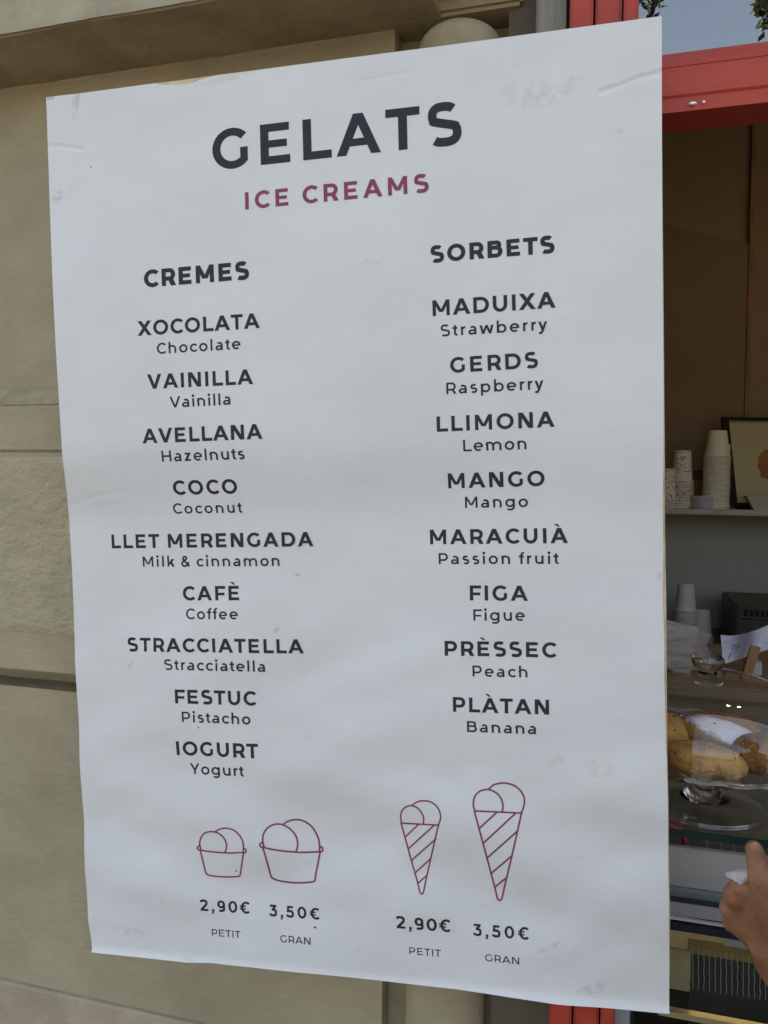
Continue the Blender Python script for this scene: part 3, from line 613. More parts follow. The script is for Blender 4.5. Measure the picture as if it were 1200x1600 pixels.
# red frame: the post in three strips, head, transom bar, far post, transom pane
fr = MB(); PB = zr(1.06)
fr.box(XF0, -.0355, .886, .965, .0, PB); fr.box(-.0335, -.0065, .893, .965, .0, PB); fr.box(-.0045, XF1, .886, .965, .0, PB)
fr.box(XF1, WIN_R-.07, .890, .965, zr(.98), PB); fr.box(WIN_R-.07, WIN_R, .886, .965, 0, PB)
frame = fr.build('window_frame', M_red, house, bevel=.0025)
b = MB(); zt = .388
b.prism_x([(.890, zr(zt)), (.9395, zr(zt+.0)), (.95, zr(zt+.012)), (.965, zr(zt+.012)), (.965, zr(zt+.066)), (.902, zr(zt+.066)), (.897, zr(zt+.062)), (.897, zr(zt+.050)), (.9, zr(zt+.047)), (.890, zr(zt+.0455)), (.888, zr(zt+.043)), (.888, zr(zt+.0165)), (.890, zr(zt+.014))][::-1], XF1, WIN_R-.07)
bar_ = sub(b, 'transom_bar', M_red, frame, house)
b = MB()
for px_, py_, l in ((1082, 161.5, .0042), (1099.5, 159.5, .0018)):
    p = at(px_, py_, .8865); b.ball(p, (l, .0012, .0014), 10, 6, lambda d: 1+.3*noise.noise(d*3))
sub(b, 'pale_fleck', mat('pale_metal', (.85, .85, .85), .3, metal=.6), frame, house)  # small pale metallic flecks standing on the transom bar
b = MB().box(XF1, WIN_R-.07, .935, .941, zr(zt+.06), zr(.98)); sub(b, 'transom_pane', M_transom, frame, house)
b = MB().box(-6, 6, WY-.22, 3.0, 3.7, 3.85); b.build('roof', M_roof, house)
# the room behind
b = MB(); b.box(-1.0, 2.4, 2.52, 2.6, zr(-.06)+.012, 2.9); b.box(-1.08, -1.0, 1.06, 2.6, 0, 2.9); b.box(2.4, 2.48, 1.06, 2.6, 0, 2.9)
b.build('interior_wall', M_inwall_shaded, house)
b = MB(); b.box(-1.0, 2.4, 2.51, 2.59, 0, zr(-.06)+.011); b.build('lower_interior_wall', M_inwall_low, house)
b = MB(); b.box(-1.08, 2.48, 1.06, 2.6, 2.9, 2.98); b.build('ceiling', M_ceiling, house)
b = MB(); b.box(-1.08, 2.48, 1.06, 2.6, .001, .03); b.build('interior_floor', M_floor, house)
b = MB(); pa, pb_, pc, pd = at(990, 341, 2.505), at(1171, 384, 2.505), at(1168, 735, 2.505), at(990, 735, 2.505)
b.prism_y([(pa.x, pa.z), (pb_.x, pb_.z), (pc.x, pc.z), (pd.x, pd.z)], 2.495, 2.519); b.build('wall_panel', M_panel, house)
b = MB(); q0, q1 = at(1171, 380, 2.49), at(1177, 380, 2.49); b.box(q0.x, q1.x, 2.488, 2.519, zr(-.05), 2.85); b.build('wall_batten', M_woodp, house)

# ------------------------------------------------------------------ inside the hatch: back shelf and its things
SHY = 2.25
sz1 = at(1100, 795.5, SHY).z; sz0 = at(1100, 804.5, SHY).z
sh = MB().box(-.6, 2.0, SHY, 2.509, sz0, sz1).build('wall_shelf', M_shelf, origin=(.6, SHY, sz0), bevel=.002)
tag(sh, 'long pale shelf board on the back wall carrying stacked paper cups', 'shelf')
def cup_mesh(name, r0, r1, h, m):        # upside down: the wide rim is at the bottom
    prof = [(0, h), (r0-.001, h), (r0, h-.001), (r0, h-.003)] + [(r0+(r1-r0)*t/6-.0012*t/6, h-(h-.006)*t/6) for t in range(1, 7)] + [(r1+.0002, .0042), (r1+.0022, .0036), (r1+.0026, .0022), (r1+.0018, .0006), (r1-.0002, 0), (r1-.0010, .004), (r0-.0012, h-.004), (0, h-.004)]
    mb = MB().lathe(prof, (0, 0, 0), 32); o = mb.build(name, m, origin=(0, 0, 0), smooth=True); return o
M_print = mat('printed_cup', (.64, .60, .54), .6)
def print_nodes(M):
    N = M.node_tree.nodes; L = M.node_tree.links; p = N['Principled BSDF']; tc = N.new('ShaderNodeTexCoord')
    mp = N.new('ShaderNodeMapping'); mp.inputs['Scale'].default_value = (1, 1, 1.9); L.new(tc.outputs['Object'], mp.inputs[0])
    vo = N.new('ShaderNodeTexVoronoi'); vo.inputs['Scale'].default_value = 190; L.new(mp.outputs[0], vo.inputs[0])
    n = N.new('ShaderNodeTexNoise'); n.inputs['Scale'].default_value = 150; L.new(mp.outputs[0], n.inputs[0])
    hs = N.new('ShaderNodeValToRGB'); hs.color_ramp.interpolation = 'CONSTANT'; E_ = hs.color_ramp.elements
    E_[0].position = 0; E_[0].color = (.38, .03, .05, 1); E_[1].position = .3; E_[1].color = (.05, .06, .14, 1)
    for pos, c in ((.5, (.45, .22, .05, 1)), (.68, (.35, .05, .12, 1)), (.85, (.06, .22, .12, 1))): k = E_.new(pos); k.color = c
    sp = N.new('ShaderNodeSeparateColor'); L.new(vo.outputs['Color'], sp.inputs[0]); L.new(sp.outputs[0], hs.inputs[0])
    g = N.new('ShaderNodeMath'); g.operation = 'GREATER_THAN'; g.inputs[1].default_value = .59; L.new(n.outputs['Fac'], g.inputs[0])
    mx = N.new('ShaderNodeMix'); mx.data_type = 'RGBA'; L.new(g.outputs[0], mx.inputs[0]); mx.inputs[6].default_value = (.64, .60, .54, 1); L.new(hs.outputs[0], mx.inputs[7]); L.new(mx.outputs[2], p.inputs['Base Color'])
print_nodes(M_print)
def stack(proto, x, y, z, n, step, label, top_label, group, first):
    for i in range(n):
        o = proto if (first and i == 0) else proto.copy()
        if not (first and i == 0): COL.objects.link(o)
        o.location = (x+random.uniform(-.0006, .0006), y, z+i*step); o.rotation_euler = (0, 0, random.uniform(0, 6))
        tag(o, top_label if i == n-1 else label, 'paper cup', group)
cupA = cup_mesh('paper_cup', .0235, .0325, .070, M_cup)
p = at(1118, 795.5, SHY+.05); stack(cupA, p.x, SHY+.05, sz1, 24, .0060, 'white paper cup nested in the tallest stack on the shelf', 'topmost upturned white cup of the tallest stack on the shelf', 'plain cups in the tallest shelf stack', True)
p = at(1125.5, 795.5, SHY+.12); stack(cupA, p.x, SHY+.125, sz1, 20, .0055, 'white paper cup in the shorter stack behind the tallest one', 'topmost cup of the shorter stack beside the black picture frame', 'plain cups in the shorter shelf stack', False)
cupP = cup_mesh('printed_paper_cup', .0225, .0285, .085, M_print)
p = at(1064, 795.5, SHY+.05); stack(cupP, p.x, SHY+.05, sz1, 11, .0070, 'colourfully printed paper cup nested in the shelf stack beside the lilac tub', 'topmost colourfully printed cup in the stack by the lilac tub', 'printed cups in the stack by the tub', True)
p = at(1039, 795.5, SHY+.05); stack(cupP, p.x, SHY+.04, sz1, 4, .0070, 'printed paper cup half hidden behind the edge of the poster', 'topmost printed cup half hidden behind the poster edge', 'printed cups by the poster edge', False)
p = at(1098, 795.5, SHY+.03); tb = MB().lathe([(0, .001), (.026, .001), (.0285, .004), (.030, .030), (.0312, .031), (.0312, .034), (0, .0345)], (p.x, SHY+.034, sz1), 32).build('plastic_tub', mat('lilac_plastic', (.50, .49, .56), .4), origin=(p.x, SHY+.034, sz1), smooth=True)
tag(tb, 'low lilac plastic tub with a lid between the cup stacks', 'tub')
# leaning picture
fr_ = empty('framed_picture', at(1160, 793, SHY+.06), 'black framed picture of an orange dish leaning on the shelf', 'picture')
def leanrect(x0a, x1a, y0, y1, z0, z1, m, name, lean, base):
    mb = MB(); return mb
pw, ph = .36, .26
bx = at(1141, 795, SHY+.07).x; bz = sz1+.0005
def lp(u, v, d): return Vector((bx+u*math.cos(R(9))-v*.075, SHY+.085+u*math.sin(R(9))*.4+v*.30-d, bz+v*.94-u*.02+.008))
def lbox(mb, u0, u1, v0, v1, d0, d1):
    mb.add([lp(u, v, d) for d in (d0, d1) for u, v in ((u0, v0), (u1, v0), (u1, v1), (u0, v1))], [(0,1,2,3),(7,6,5,4),(0,4,5,1),(1,5,6,2),(2,6,7,3),(3,7,4,0)])
b = MB(); t = .018; lbox(b, 0, t, 0, ph, 0, .024); lbox(b, pw-t, pw, 0, ph, 0, .018); lbox(b, t, pw-t, 0, .010, 0, .018); lbox(b, t, pw-t, ph-.010, ph, 0, .018); b.build('frame', M_dark, fr_)
b = MB(); lbox(b, t, pw-t, .010, ph-.010, .003, .010); M_art = mat('cream_print', (.40, .37, .24), .5, noise_scale=4, noise_amt=.06); art = b.build('print', M_art, fr_)
b = MB(); nn = 40; c_ = (.128, .120); pts = []
for k in range(nn):
    a = 2*math.pi*k/nn; r = .047*(1+.22*noise.noise(Vector((math.cos(a)*2, math.sin(a)*2, 5)))+.10*noise.noise(Vector((math.cos(a)*6, math.sin(a)*6, 2)))); pts.append(lp(c_[0]+r*math.cos(a), c_[1]+r*math.sin(a), .0108))
b.add(pts+[lp(*c_, .0108)], [(k, (k+1) % nn, nn) for k in range(nn)]); sub(b, 'printed_dish', mat('orange_print', (.30, .10, .02), .5, noise_scale=35, noise_amt=.35, tint=(.16, .05, .01)), art, fr_)
# paper tray in front of the picture
q = at(1190, 790, SHY+.03); b = MB(); c = Vector((q.x, SHY+.035, sz1))
b.add([c+Vector(v) for v in ((-.020,-.02,0),(.06,-.02,0),(.06,.02,0),(-.020,.02,0),(-.040,-.03,.036),(.085,-.03,.036),(.085,.03,.036),(-.040,.03,.036),(-.017,-.018,.003),(.057,-.018,.003),(.057,.018,.003),(-.017,.018,.003),(-.037,-.028,.0365),(.082,-.028,.0365),(.082,.028,.0365),(-.037,.028,.0365))],
      [(0,3,2,1),(0,1,5,4),(1,2,6,5),(2,3,7,6),(3,0,4,7),(8,9,10,11),(8,12,13,9),(9,13,14,10),(10,14,15,11),(11,15,12,8),(4,5,13,12),(5,6,14,13),(6,7,15,14),(7,4,12,15)])
tag(b.build('paper_tray', mat('grey_card_tray', (.45, .42, .35), .7, noise_scale=30, noise_amt=.05), origin=c), 'small flared cardboard tray standing before the framed picture', 'tray')

# ------------------------------------------------------------------ back counter
bc = empty('back_counter', (.6, 2.2, 0), 'dark back counter under the wall shelf with cups and an appliance on it', 'counter')
bcz = at(1100, 1010, 2.2).z
b = MB().box(-.6, 2.2, 1.95, 2.505, bcz-.03, bcz); b.build('worktop', mat('grey_worktop', (.10, .09, .075), .4, noise_scale=30), bc, bevel=.003)
b = MB().box(-.58, 2.18, 1.99, 2.505, .031, bcz-.031); b.build('cabinet', mat('brown_cabinet', (.12, .07, .045), .5, noise_scale=8, stretch=(3, 3, .4)), bc)
M_cup2 = mat('white_cup', (.60, .60, .57), .6, noise_scale=60, noise_amt=.04)
cupB = cup_mesh('paper_cup', .0195, .0268, .070, M_cup2)
p = at(1070, 1000, 2.2); stack(cupB, p.x, 2.2, bcz, 18, .0053, 'white paper cup in the tall stack on the back counter', 'topmost white cup of the tall stack on the back counter', 'cups in the tall counter stack', True)
p = at(1096.5, 1000, 2.22); stack(cupB, p.x, 2.235, bcz, 5, .0050, 'white paper cup in the short stack on the back counter', 'topmost cup of the short stack on the back counter', 'cups in the short counter stack', False)
ap = empty('coffee_machine', (0, 0, 0), 'dark boxy appliance with vent slots on the back counter', 'appliance')
a0 = at(1152, 948, 2.1); ap.location = (a0.x+.15, 2.2, bcz)
b = MB().box(a0.x, a0.x+.36, 2.1, 2.4, bcz+.012, a0.z); b.build('body', mat('dark_appliance', (.045, .042, .032), .4, noise_scale=10), ap, bevel=.004)
for k in range(16): MB().box(a0.x+.016+k*.0125, a0.x+.0225+k*.0125, 2.0965, 2.0995, a0.z-.021, a0.z-.006).build('vent_slot', M_dark, ap)
b = MB().box(a0.x+.01, a0.x+.35, 2.097, 2.0995, a0.z-.030, a0.z-.026); b.build('trim', M_steel, ap)
for dx in (.03, .33):
    for yy in (2.13, 2.37): MB().lathe([(0, 0), (.014, 0), (.016, .0125), (0, .0125)], (a0.x+dx, yy, bcz), 16).build('foot', M_dark, ap)

# ------------------------------------------------------------------ counter block behind the glass case
rc = empty('serving_counter', (.6, 1.5, 0), 'brown wooden serving counter behind the glass case', 'counter')
rz = at(1075, 1052, 1.38).z
MB().box(.0, 1.7, 1.30, 1.66, rz-.02, rz).build('counter_top', mat('brown_counter', (.26, .18, .11), .35, noise_scale=10, noise_amt=.2, stretch=(.4, 3, 3)), rc, bevel=.003)
MB().box(.02, 1.68, 1.33, 1.64, .031, rz-.021).build('counter_base', mat('counter_base_wood', (.26, .20, .13), .6, noise_scale=6, stretch=(3, 3, .4)), rc)
# leaflets in a clear holder
lf = empty('leaflet_holder', (at(1070, 1050, 1.42).x, 1.42, rz), 'clear holder stuffed with pink and cream leaflets on the counter', 'leaflet holder')
cols = [(.48, .40, .36), (.52, .42, .27), (.55, .52, .47), (.50, .38, .35), (.58, .55, .50), (.50, .39, .18)]
for k in range(9):
    x0 = at(1046+k*5.3, 1000, 1.42).x; hh = .083-.0055*k+random.uniform(-.006, .006); tl = random.uniform(-.8, .7); b = MB()
    cz = Vector((x0, 1.385+.009*k, rz+.001)); rot = Matrix.Rotation(R(-14+k*1.5), 3, 'X') @ Matrix.Rotation(tl*.5, 3, 'Y')
    b.v = []; b.box(-.026, .026, -.0012, .0012, .002, hh); b.v = [cz+rot@v for v in b.v]
    c = cols[k % 6]; M_l = mat('leaflet_paper', c, .7, noise_scale=45, noise_amt=.3, tint=tuple(q*.55 for q in c), stretch=(.4, 1, 2.2)); b.build('leaflet', M_l, lf)
x0 = at(1046, 1010, 1.40).x; x1 = at(1080, 1010, 1.40).x; b = MB().box(x0, x1, 1.366, 1.369, rz, rz+.034); b.box(x0, x1, 1.369, 1.46, rz, rz+.0015); b.build('holder', M_glass, lf)
# clipped order sheets on a wooden peg
st_ = empty('order_clip', (at(1163, 1060, 1.36).x, 1.36, rz), 'wooden peg holding a fold of white order sheets', 'order clip')
pb0 = at(1164, 1062, 1.36); pt0 = at(1180, 1008, 1.36); pb0.z = rz; b = MB()
ax = (pt0-pb0).normalized(); sx_ = Vector((1, 0, 0)); sx_ = (sx_-ax*sx_.dot(ax)).normalized(); sy_ = ax.cross(sx_)
for dy in (-.0075, .0035):
    vs = [pb0+sx_*a*(.0065+.001*e)+sy_*(dy+b2*.004)+ax*e*(pt0-pb0).length for e in (0, 1) for a, b2 in ((-1, 0), (1, 0), (1, 1), (-1, 1))]
    b.add(vs, [(0,1,2,3),(7,6,5,4),(0,4,5,1),(1,5,6,2),(2,6,7,3),(3,7,4,0)])
b.build('peg', M_woodp, st_, bevel=.001)
def sheet(name, tl, tr, br, bl, y, curl, m, parent, n=18):
    mb = MB(); g = []
    for j in range(n+1):
        for i in range(n+1):
            s_, t = i/n, j/n; px_ = (tl[0]*(1-s_)+tr[0]*s_)*(1-t)+(bl[0]*(1-s_)+br[0]*s_)*t; py_ = (tl[1]*(1-s_)+tr[1]*s_)*(1-t)+(bl[1]*(1-s_)+br[1]*s_)*t
            py_ += 3.0*math.sin(s_*5+t)*(1-t)*.6
            g.append(at(px_, py_, y+curl*math.sin(s_*math.pi*1.3)+.006*math.cos(t*3+s_*2)))
    k = n+1; mb.add(g, [(j*k+i, j*k+i+1, (j+1)*k+i+1, (j+1)*k+i) for j in range(n) for i in range(n)])
    mb.add([v+Vector((0, .0006, 0)) for v in g], [(j*k+i, (j+1)*k+i, (j+1)*k+i+1, j*k+i+1) for j in range(n) for i in range(n)])
    return mb.build(name, m, parent, smooth=True)
M_note = mat('handwritten_sheet', (.60, .59, .66), .8, noise_scale=70, noise_amt=.08, tint=(.42, .41, .50), stretch=(.5, 1, 1.4))
sheet('sheet', (1126, 992), (1178, 990), (1166, 1026), (1130, 1038), 1.352, .012, M_note, st_)
sheet('sheet', (1150, 993), (1228, 968), (1224, 1008), (1158, 1028), 1.372, -.012, M_note, st_)
b = MB()
for pts in ([(1143, 1009), (1150, 1008)], [(1152, 1008), (1157, 1007.5)], [(1144, 1012), (1144.5, 1017)], [(1148, 1014), (1155, 1011)], [(1138, 1031), (1140, 1025), (1142, 1020)]):
    b.tube([at(x, y, 1.3475) for x, y in pts], .0005, 5)
b.build('handwriting', M_dark, st_)
wb = at(1178, 1050, 1.40); bx_ = MB().box(wb.x-.011, wb.x+.012, 1.40, 1.44, rz, at(1178, 1034, 1.40).z).build('white_box', M_white, origin=(wb.x, 1.42, rz), bevel=.0015)
tag(bx_, 'small white box standing behind the wooden peg', 'box')

# ------------------------------------------------------------------ glass display case
GZ = CAMH-.4014; GY0 = .985; GX0, GX1 = .028, 1.62
case = empty('display_case', (.6, 1.05, 0), 'glass topped display case with a steel rail and lit lining', 'display case')
MB().box(GX0, GX1, GY0+.003, 1.292, GZ-.007, GZ).build('glass_top', M_glass, case)
MB().box(GX0, GX1, GY0, GY0+.0028, GZ-.0075, GZ+.0005).build('glass_edge', M_gedge, case)
def band(px, y0, y1, Y): return at(px, y0, Y).z, at(px, y1, Y).z
z1, z0 = band(1100, 1329, 1391, 1.035); MB().box(GX0, GX1, 1.035, 1.045, z0, z1).build('white_panel', M_white, case, bevel=.001)
zz1, zz0 = band(1100, 1391, 1419, 1.03); MB().box(GX0, GX1, 1.028, 1.040, zz0, z0-.0005).build('grey_panel', mat('grey_enamel', (.30, .30, .27), .4), case)
r1, r0 = band(1100, 1418, 1436, .975); r0 = band(1100, 1418, 1436, .962)[1]; MB().prism_x([(.962, r0-.006), (.962, r0), (.991, r0+.0006), (.991, r0-.006)], GX0, GX1).build('steel_rail', M_steel, case)
n1, n0 = band(1100, 1437, 1456, .972); n1 = r0-.0065; MB().prism_x([(.965, n0), (.961, n1-.003), (.966, n1-.0002), (1.02, n1-.0002), (1.02, n0)], GX0, GX1).build('rubber_seal', M_navy, case)
t1, t0 = band(1100, 1437, 1440.5, .962); MB().box(GX0, GX1, .9575, .9608, t0, t1).build('rail_trim', M_steel, case)
bz1 = n0-.001; bz0 = at(1100, 1690, .97).z
MB().box(GX0+.01, GX1-.01, 1.16, 1.17, bz0, bz1-.004).build('back_lining', M_beige, case)
MB().box(GX0+.01, GX1-.01, .975, 1.16, bz0-.012, bz0).build('case_floor', M_dark, case)
MB().box(GX0+.01, GX1-.01, 1.02, 1.16, bz1-.004, bz1).build('case_roof', M_beige, case)
MB().box(GX0, GX1, .963, .966, bz0, bz1-.0005).build('front_glass', thin_glass('pane_glass', (.97, .985, .975), 1.28), case)
g1, g0 = band(1100, 1587, 1596, .955); MB().box(GX0+.03, GX1, .950, .962, g0, g1).build('brass_strip', mat('brass_trim', (.42, .36, .20), .35, metal=.7), case, bevel=.001)
MB().box(GX0, GX1, .975, 1.28, .03, bz0-.013).build('case_base', mat('bluish_steel_front', (.28, .33, .37), .35, metal=.4, noise_scale=5), case)
MB().box(XF1+.001, GX0-.0005, .945, 1.02, .03, GZ-.008).build('corner_post', mat('pale_blue_post', (.34, .40, .44), .35, noise_scale=6), case)
MB().box(GX0+.06, GX1-.06, 1.10, 1.112, bz1-.014, bz1-.006).build('light_tube', emit('warm_tube', (1, .80, .45), 1.5), case)
s1, s0 = band(1160, 1462, 1482, 1.0); xa = at(1131, 1470, 1.0).x; xb = at(1205, 1470, 1.0).x; MB().box(xa, xb, 1.0, 1.003, s0, s1).build('price_tab', mat('grey_tab', (.30, .31, .33), .4), case)
tr = empty('wire_rack', (at(1135, 1550, 1.03).x, 1.06, bz0), 'dark tray rack of thin upright wire dividers in the lit case', 'rack')
za = at(1135, 1496, 1.055).z
MB().box(at(1082, 1500, 1.03).x, at(1215, 1500, 1.03).x, 1.055, 1.09, bz0+.001, za-.002).build('tray', mat('dark_green_tray', (.014, .020, .015), .3, noise_scale=20), tr)
for k in range(15):
    px_ = 1082.5+8.75*k; dy = .14*(px_-1135); b = MB()
    b.tube([at(px_+.5*math.sin(j*1.9+k)*(j > 0), 1489+dy+j*7.2, 1.018+.002*j) for j in range(10)], .00042, 6); b.build('divider', mat('wire', (.42, .43, .41), .45, metal=.3) if k == 0 else bpy.data.materials['wire'], tr)
c1, c0 = band(1064, 1484, 1548, 1.0); xa = at(1040, 1500, 1.0).x; xb = at(1079.5, 1500, 1.0).x; b = MB().box(xa, xb, 1.0, 1.004, c0, c1)
cd = b.build('brown_card', M_card, origin=((xa+xb)/2, 1.0, c0), bevel=.0008); tag(cd, 'speckled brown card standing upright in the lit case', 'card')
# under the glass: red handle and bent wires
p = at(1042, 1316, 1.05); b = MB(); b.tube([p+Vector((.022*math.cos(R(a)), .004, .022*math.sin(R(a)))) for a in range(-60, 121, 12)], .0042, 10); rh = b.build('red_handle', mat('red_plastic', (.38, .025, .045), .35), origin=p, smooth=True); tag(rh, 'curved red plastic handle under the glass top beside the poster', 'handle')
wk = empty('bent_wires', at(1120, 1326, 1.09), 'thin bent wires lying under the glass counter top', 'whisk')  # bent wires added along the pale curves under the glass
for k, (xa, xb) in enumerate(((1098, 1106), (1121, 1127), (1143, 1146))):
    b = MB(); b.tube([at(xa+(xb-xa)*t/6+2*math.sin(t*.5), 1303+k*3+t*4.2, 1.09) for t in range(7)], .0007, 6); b.build('wire', bpy.data.materials['wire'], wk)

# ------------------------------------------------------------------ cake stand, glass cloche, pastries
SC = Vector((.1145, 1.07, GZ)); HP = .072; RP = .148
sd_ = MB().lathe([(.0, .001), (.068, .001), (.0705, .004), (.066, .008), (.035, .016), (.016, .026), (.011, .04), (.016, .044), (.013, .05), (.022, .060), (.05, HP-.006), (.12, HP-.004), (RP, HP+.008), (RP+.001, HP+.011), (RP-.003, HP+.010), (.12, HP+.0005), (0, HP)], SC, 72)
for i, v in enumerate(sd_.v):
    d = v-SC; r = Vector((d.x, d.y)).length
    if r > .1: a = math.atan2(d.y, d.x); v.z += .0022*math.cos(a*24); v.x += d.x*.02*math.cos(a*24); v.y += d.y*.02*math.cos(a*24)
sto = sd_.build('cake_stand', thin_glass('pressed_glass', (.965, .965, .945), 1.75, 1.0, .05), origin=SC, smooth=True); tag(sto, 'footed clear glass cake stand with scalloped rim on the glass top', 'cake stand')
DT = .094
dp = [(.132, .0)] + [(.132*math.cos(R(a))**.62, .012+(DT-.012)*math.sin(R(a))**.9) for a in (0, 5, 10, 15, 20, 26, 32, 38, 44, 50, 56, 62, 68, 74, 79, 83, 86, 88, 89, 89.6)] + [(0, DT+.0002)]
kn = []
dome = empty('cake_dome', SC+Vector((0, 0, HP+.003)), 'clear glass dome with a round knob covering the pastries', 'cake dome')
c = SC+Vector((0, 0, HP+.003))
inner = [(max(r-.003, .0), z-.003 if z > .01 else z) for r, z in dp[:-2]] + [(0, DT-.004)]
MB().lathe(dp+kn, c, 64).build('dome', M_dome, dome, smooth=True)
M_knob = mat('solid_glass', (.97, .98, .97), 0, trans=1.0); M_knob.node_tree.nodes['Principled BSDF'].inputs['IOR'].default_value = 1.48
MB().lathe([(0, DT+.001), (.011, DT+.001), (.0095, DT+.004)]+[(.0195*math.sin(R(a))**.85, DT+.0155-.0125*math.cos(R(a))) for a in range(30, 180, 10)]+[(0, DT+.028)], c, 40).build('knob', M_knob, dome, smooth=True)
M_past = mat('baked_crust', (.40, .20, .05), .6, noise_scale=34, noise_amt=.3, tint=(.17, .06, .010), bump=1, bump_scale=160, bdist=.006)
M_past2 = mat('golden_crust', (.50, .28, .065), .6, noise_scale=34, noise_amt=.25, tint=(.23, .095, .016), bump=.9, bump_scale=170, bdist=.005)
M_seed = mat('dark_raisin', (.03, .015, .01), .35)
PZ = SC.z+HP+.001
def pastry(px, py, Y, rx, ry, rz_, yaw, tilt, seed, m, label, lift=0):
    c = at(px, py, Y); c = Vector((c.x, Y, max(c.z, PZ+rz_*.9)+lift)); rot = Matrix.Rotation(R(yaw), 3, 'Z') @ Matrix.Rotation(R(tilt), 3, 'Y')
    f = lambda d: (1+.06*noise.noise(d*1.3+Vector((seed, 0, 0)))+.035*noise.noise(d*3.5+Vector((0, seed, 0)))+.022*noise.noise(d*8+Vector((seed, seed, 0)))+.014*noise.noise(d*19+Vector((seed, 1, 0))))*(1-.12*(d.z < -.5)*(-.5-d.z))
    b = MB().ball(c, (rx, ry, rz_), 80, 48, f, rot); o = b.build('pastry', m, origin=c, smooth=True)
    tag(o, label, 'pastry', 'pastries under the glass dome')
    rnd = random.Random(seed)
    b = MB()
    for k in range(4):
        d = Vector((rnd.uniform(-1, 1), rnd.uniform(-1, 0), rnd.uniform(-.1, 1))).normalized(); q = rot @ (Vector((d.x*rx, d.y*ry, d.z*rz_))*f(d)); b.ball(c+q*.985, (rnd.uniform(.001, .0028), rnd.uniform(.001, .002), rnd.uniform(.0008, .0018)), 8, 5)
    s_ = b.build('raisins', M_seed, o, origin=c); return o
M_past_refl = mat('crust_painted_reflection', (.42, .24, .075), .55, noise_scale=26, noise_amt=.3, tint=(.24, .105, .022), bump=.5, bump_scale=70)
def paint_reflection():  # white sky reflection of the glass dome, painted into the crust colour
    N = M_past_refl.node_tree.nodes; L = M_past_refl.node_tree.links; p = N['Principled BSDF']; old = p.inputs['Base Color'].links[0].from_socket
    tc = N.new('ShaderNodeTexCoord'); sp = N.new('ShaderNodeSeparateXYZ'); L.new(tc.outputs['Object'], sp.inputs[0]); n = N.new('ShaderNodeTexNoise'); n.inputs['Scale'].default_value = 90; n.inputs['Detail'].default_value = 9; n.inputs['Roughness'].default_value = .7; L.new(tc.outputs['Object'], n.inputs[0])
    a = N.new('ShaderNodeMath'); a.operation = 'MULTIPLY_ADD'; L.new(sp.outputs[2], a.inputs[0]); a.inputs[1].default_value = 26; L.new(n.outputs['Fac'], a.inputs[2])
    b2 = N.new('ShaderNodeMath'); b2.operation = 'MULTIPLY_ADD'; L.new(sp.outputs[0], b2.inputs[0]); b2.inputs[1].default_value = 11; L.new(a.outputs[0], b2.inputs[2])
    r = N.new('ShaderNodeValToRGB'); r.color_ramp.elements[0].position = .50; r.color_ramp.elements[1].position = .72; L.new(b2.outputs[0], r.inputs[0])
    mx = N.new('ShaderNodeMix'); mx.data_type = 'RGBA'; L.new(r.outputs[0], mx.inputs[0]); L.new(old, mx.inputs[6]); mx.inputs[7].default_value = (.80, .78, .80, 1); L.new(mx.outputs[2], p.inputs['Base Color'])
paint_reflection()
pastry(1098, 1190, .972, .049, .026, .020, 6, 6, 3, M_past2, 'long smooth golden pastry at the front of the dome')
pastry(1119, 1148, 1.04, .050, .030, .019, -6, 7, 11, M_past_refl, 'pastry with a painted white reflection resting on top of the pile', .0)
pastry(1030, 1178, 1.03, .042, .032, .027, 40, 0, 5, M_past2, 'pastry partly hidden behind the poster edge')
pastry(1186, 1182, 1.01, .034, .032, .022, 0, -5, 8, M_past, 'knobbly dark pastry with raisins at the right of the stand')
pastry(1125, 1178, 1.09, .050, .032, .022, 20, 0, 14, M_past, 'brown pastry at the back under the topmost one')

def ring(name, c, r, rad, z, m, parent, scal=0, wob_=0, n=96):
    b = MB(); pts = [Vector(c)+Vector(((r+scal*math.cos(24*2*math.pi*k/n))*math.cos(2*math.pi*k/n), (r+scal*math.cos(24*2*math.pi*k/n))*math.sin(2*math.pi*k/n), z+wob_*math.cos(24*2*math.pi*k/n))) for k in range(n+1)]
    b.tube(pts, rad, 10, cap=False); return b.build(name, m, parent, smooth=True)
ring('foot_rim', SC, .070, .0022, .003, M_knob, sto); ring('plate_rim', SC, RP+.002, .0024, HP+.0105, M_knob, sto, .002, .002)
MB().lathe([(0, .014), (.030, .014), (.018, .024), (.0125, .036), (.017, .043), (.0125, .05), (.024, .0615), (0, .0615)], SC, 40).build('stem', M_knob, sto, smooth=True)
ring('dome_rim', SC, .132, .0018, HP+.005, M_knob, dome)
M_crumb = M_past2
b = MB(); rc_ = random.Random(4)
for k in range(70):
    a = rc_.uniform(0, 6.283); r = .125*math.sqrt(rc_.random()); e = rc_.uniform(.0006, .0017); b.ball(SC+Vector((r*math.cos(a), r*math.sin(a), HP+.0012+e*.5)), (e, e*.8, e*.7), 6, 4)
tag(b.build('crumbs', M_crumb, origin=SC+Vector((0, 0, HP))), kind='stuff')

# ------------------------------------------------------------------ lamps inside
M_bulb = emit('warm_bulb', (1, .72, .36), 26)
for k, (x, y) in enumerate(((.46, 1.50), (.62, 1.50))):
    L_ = empty('ceiling_spotlight', (x, y, 2.9), ('lit warm spotlight on the ceiling nearer the poster', 'lit warm spotlight on the ceiling farther from the poster')[k], 'spotlight', 'ceiling spotlights inside the kiosk')
    MB().lathe([(0, 2.9), (.04, 2.9), (.045, 2.88), (.045, 2.80), (.04, 2.80), (.04, 2.86), (0, 2.86)], (x, y, 0), 24).build('housing', M_dark, L_)
    MB().ball((x, y, 2.815), (.03, .03, .022), 16, 8).build('bulb', M_bulb, L_)

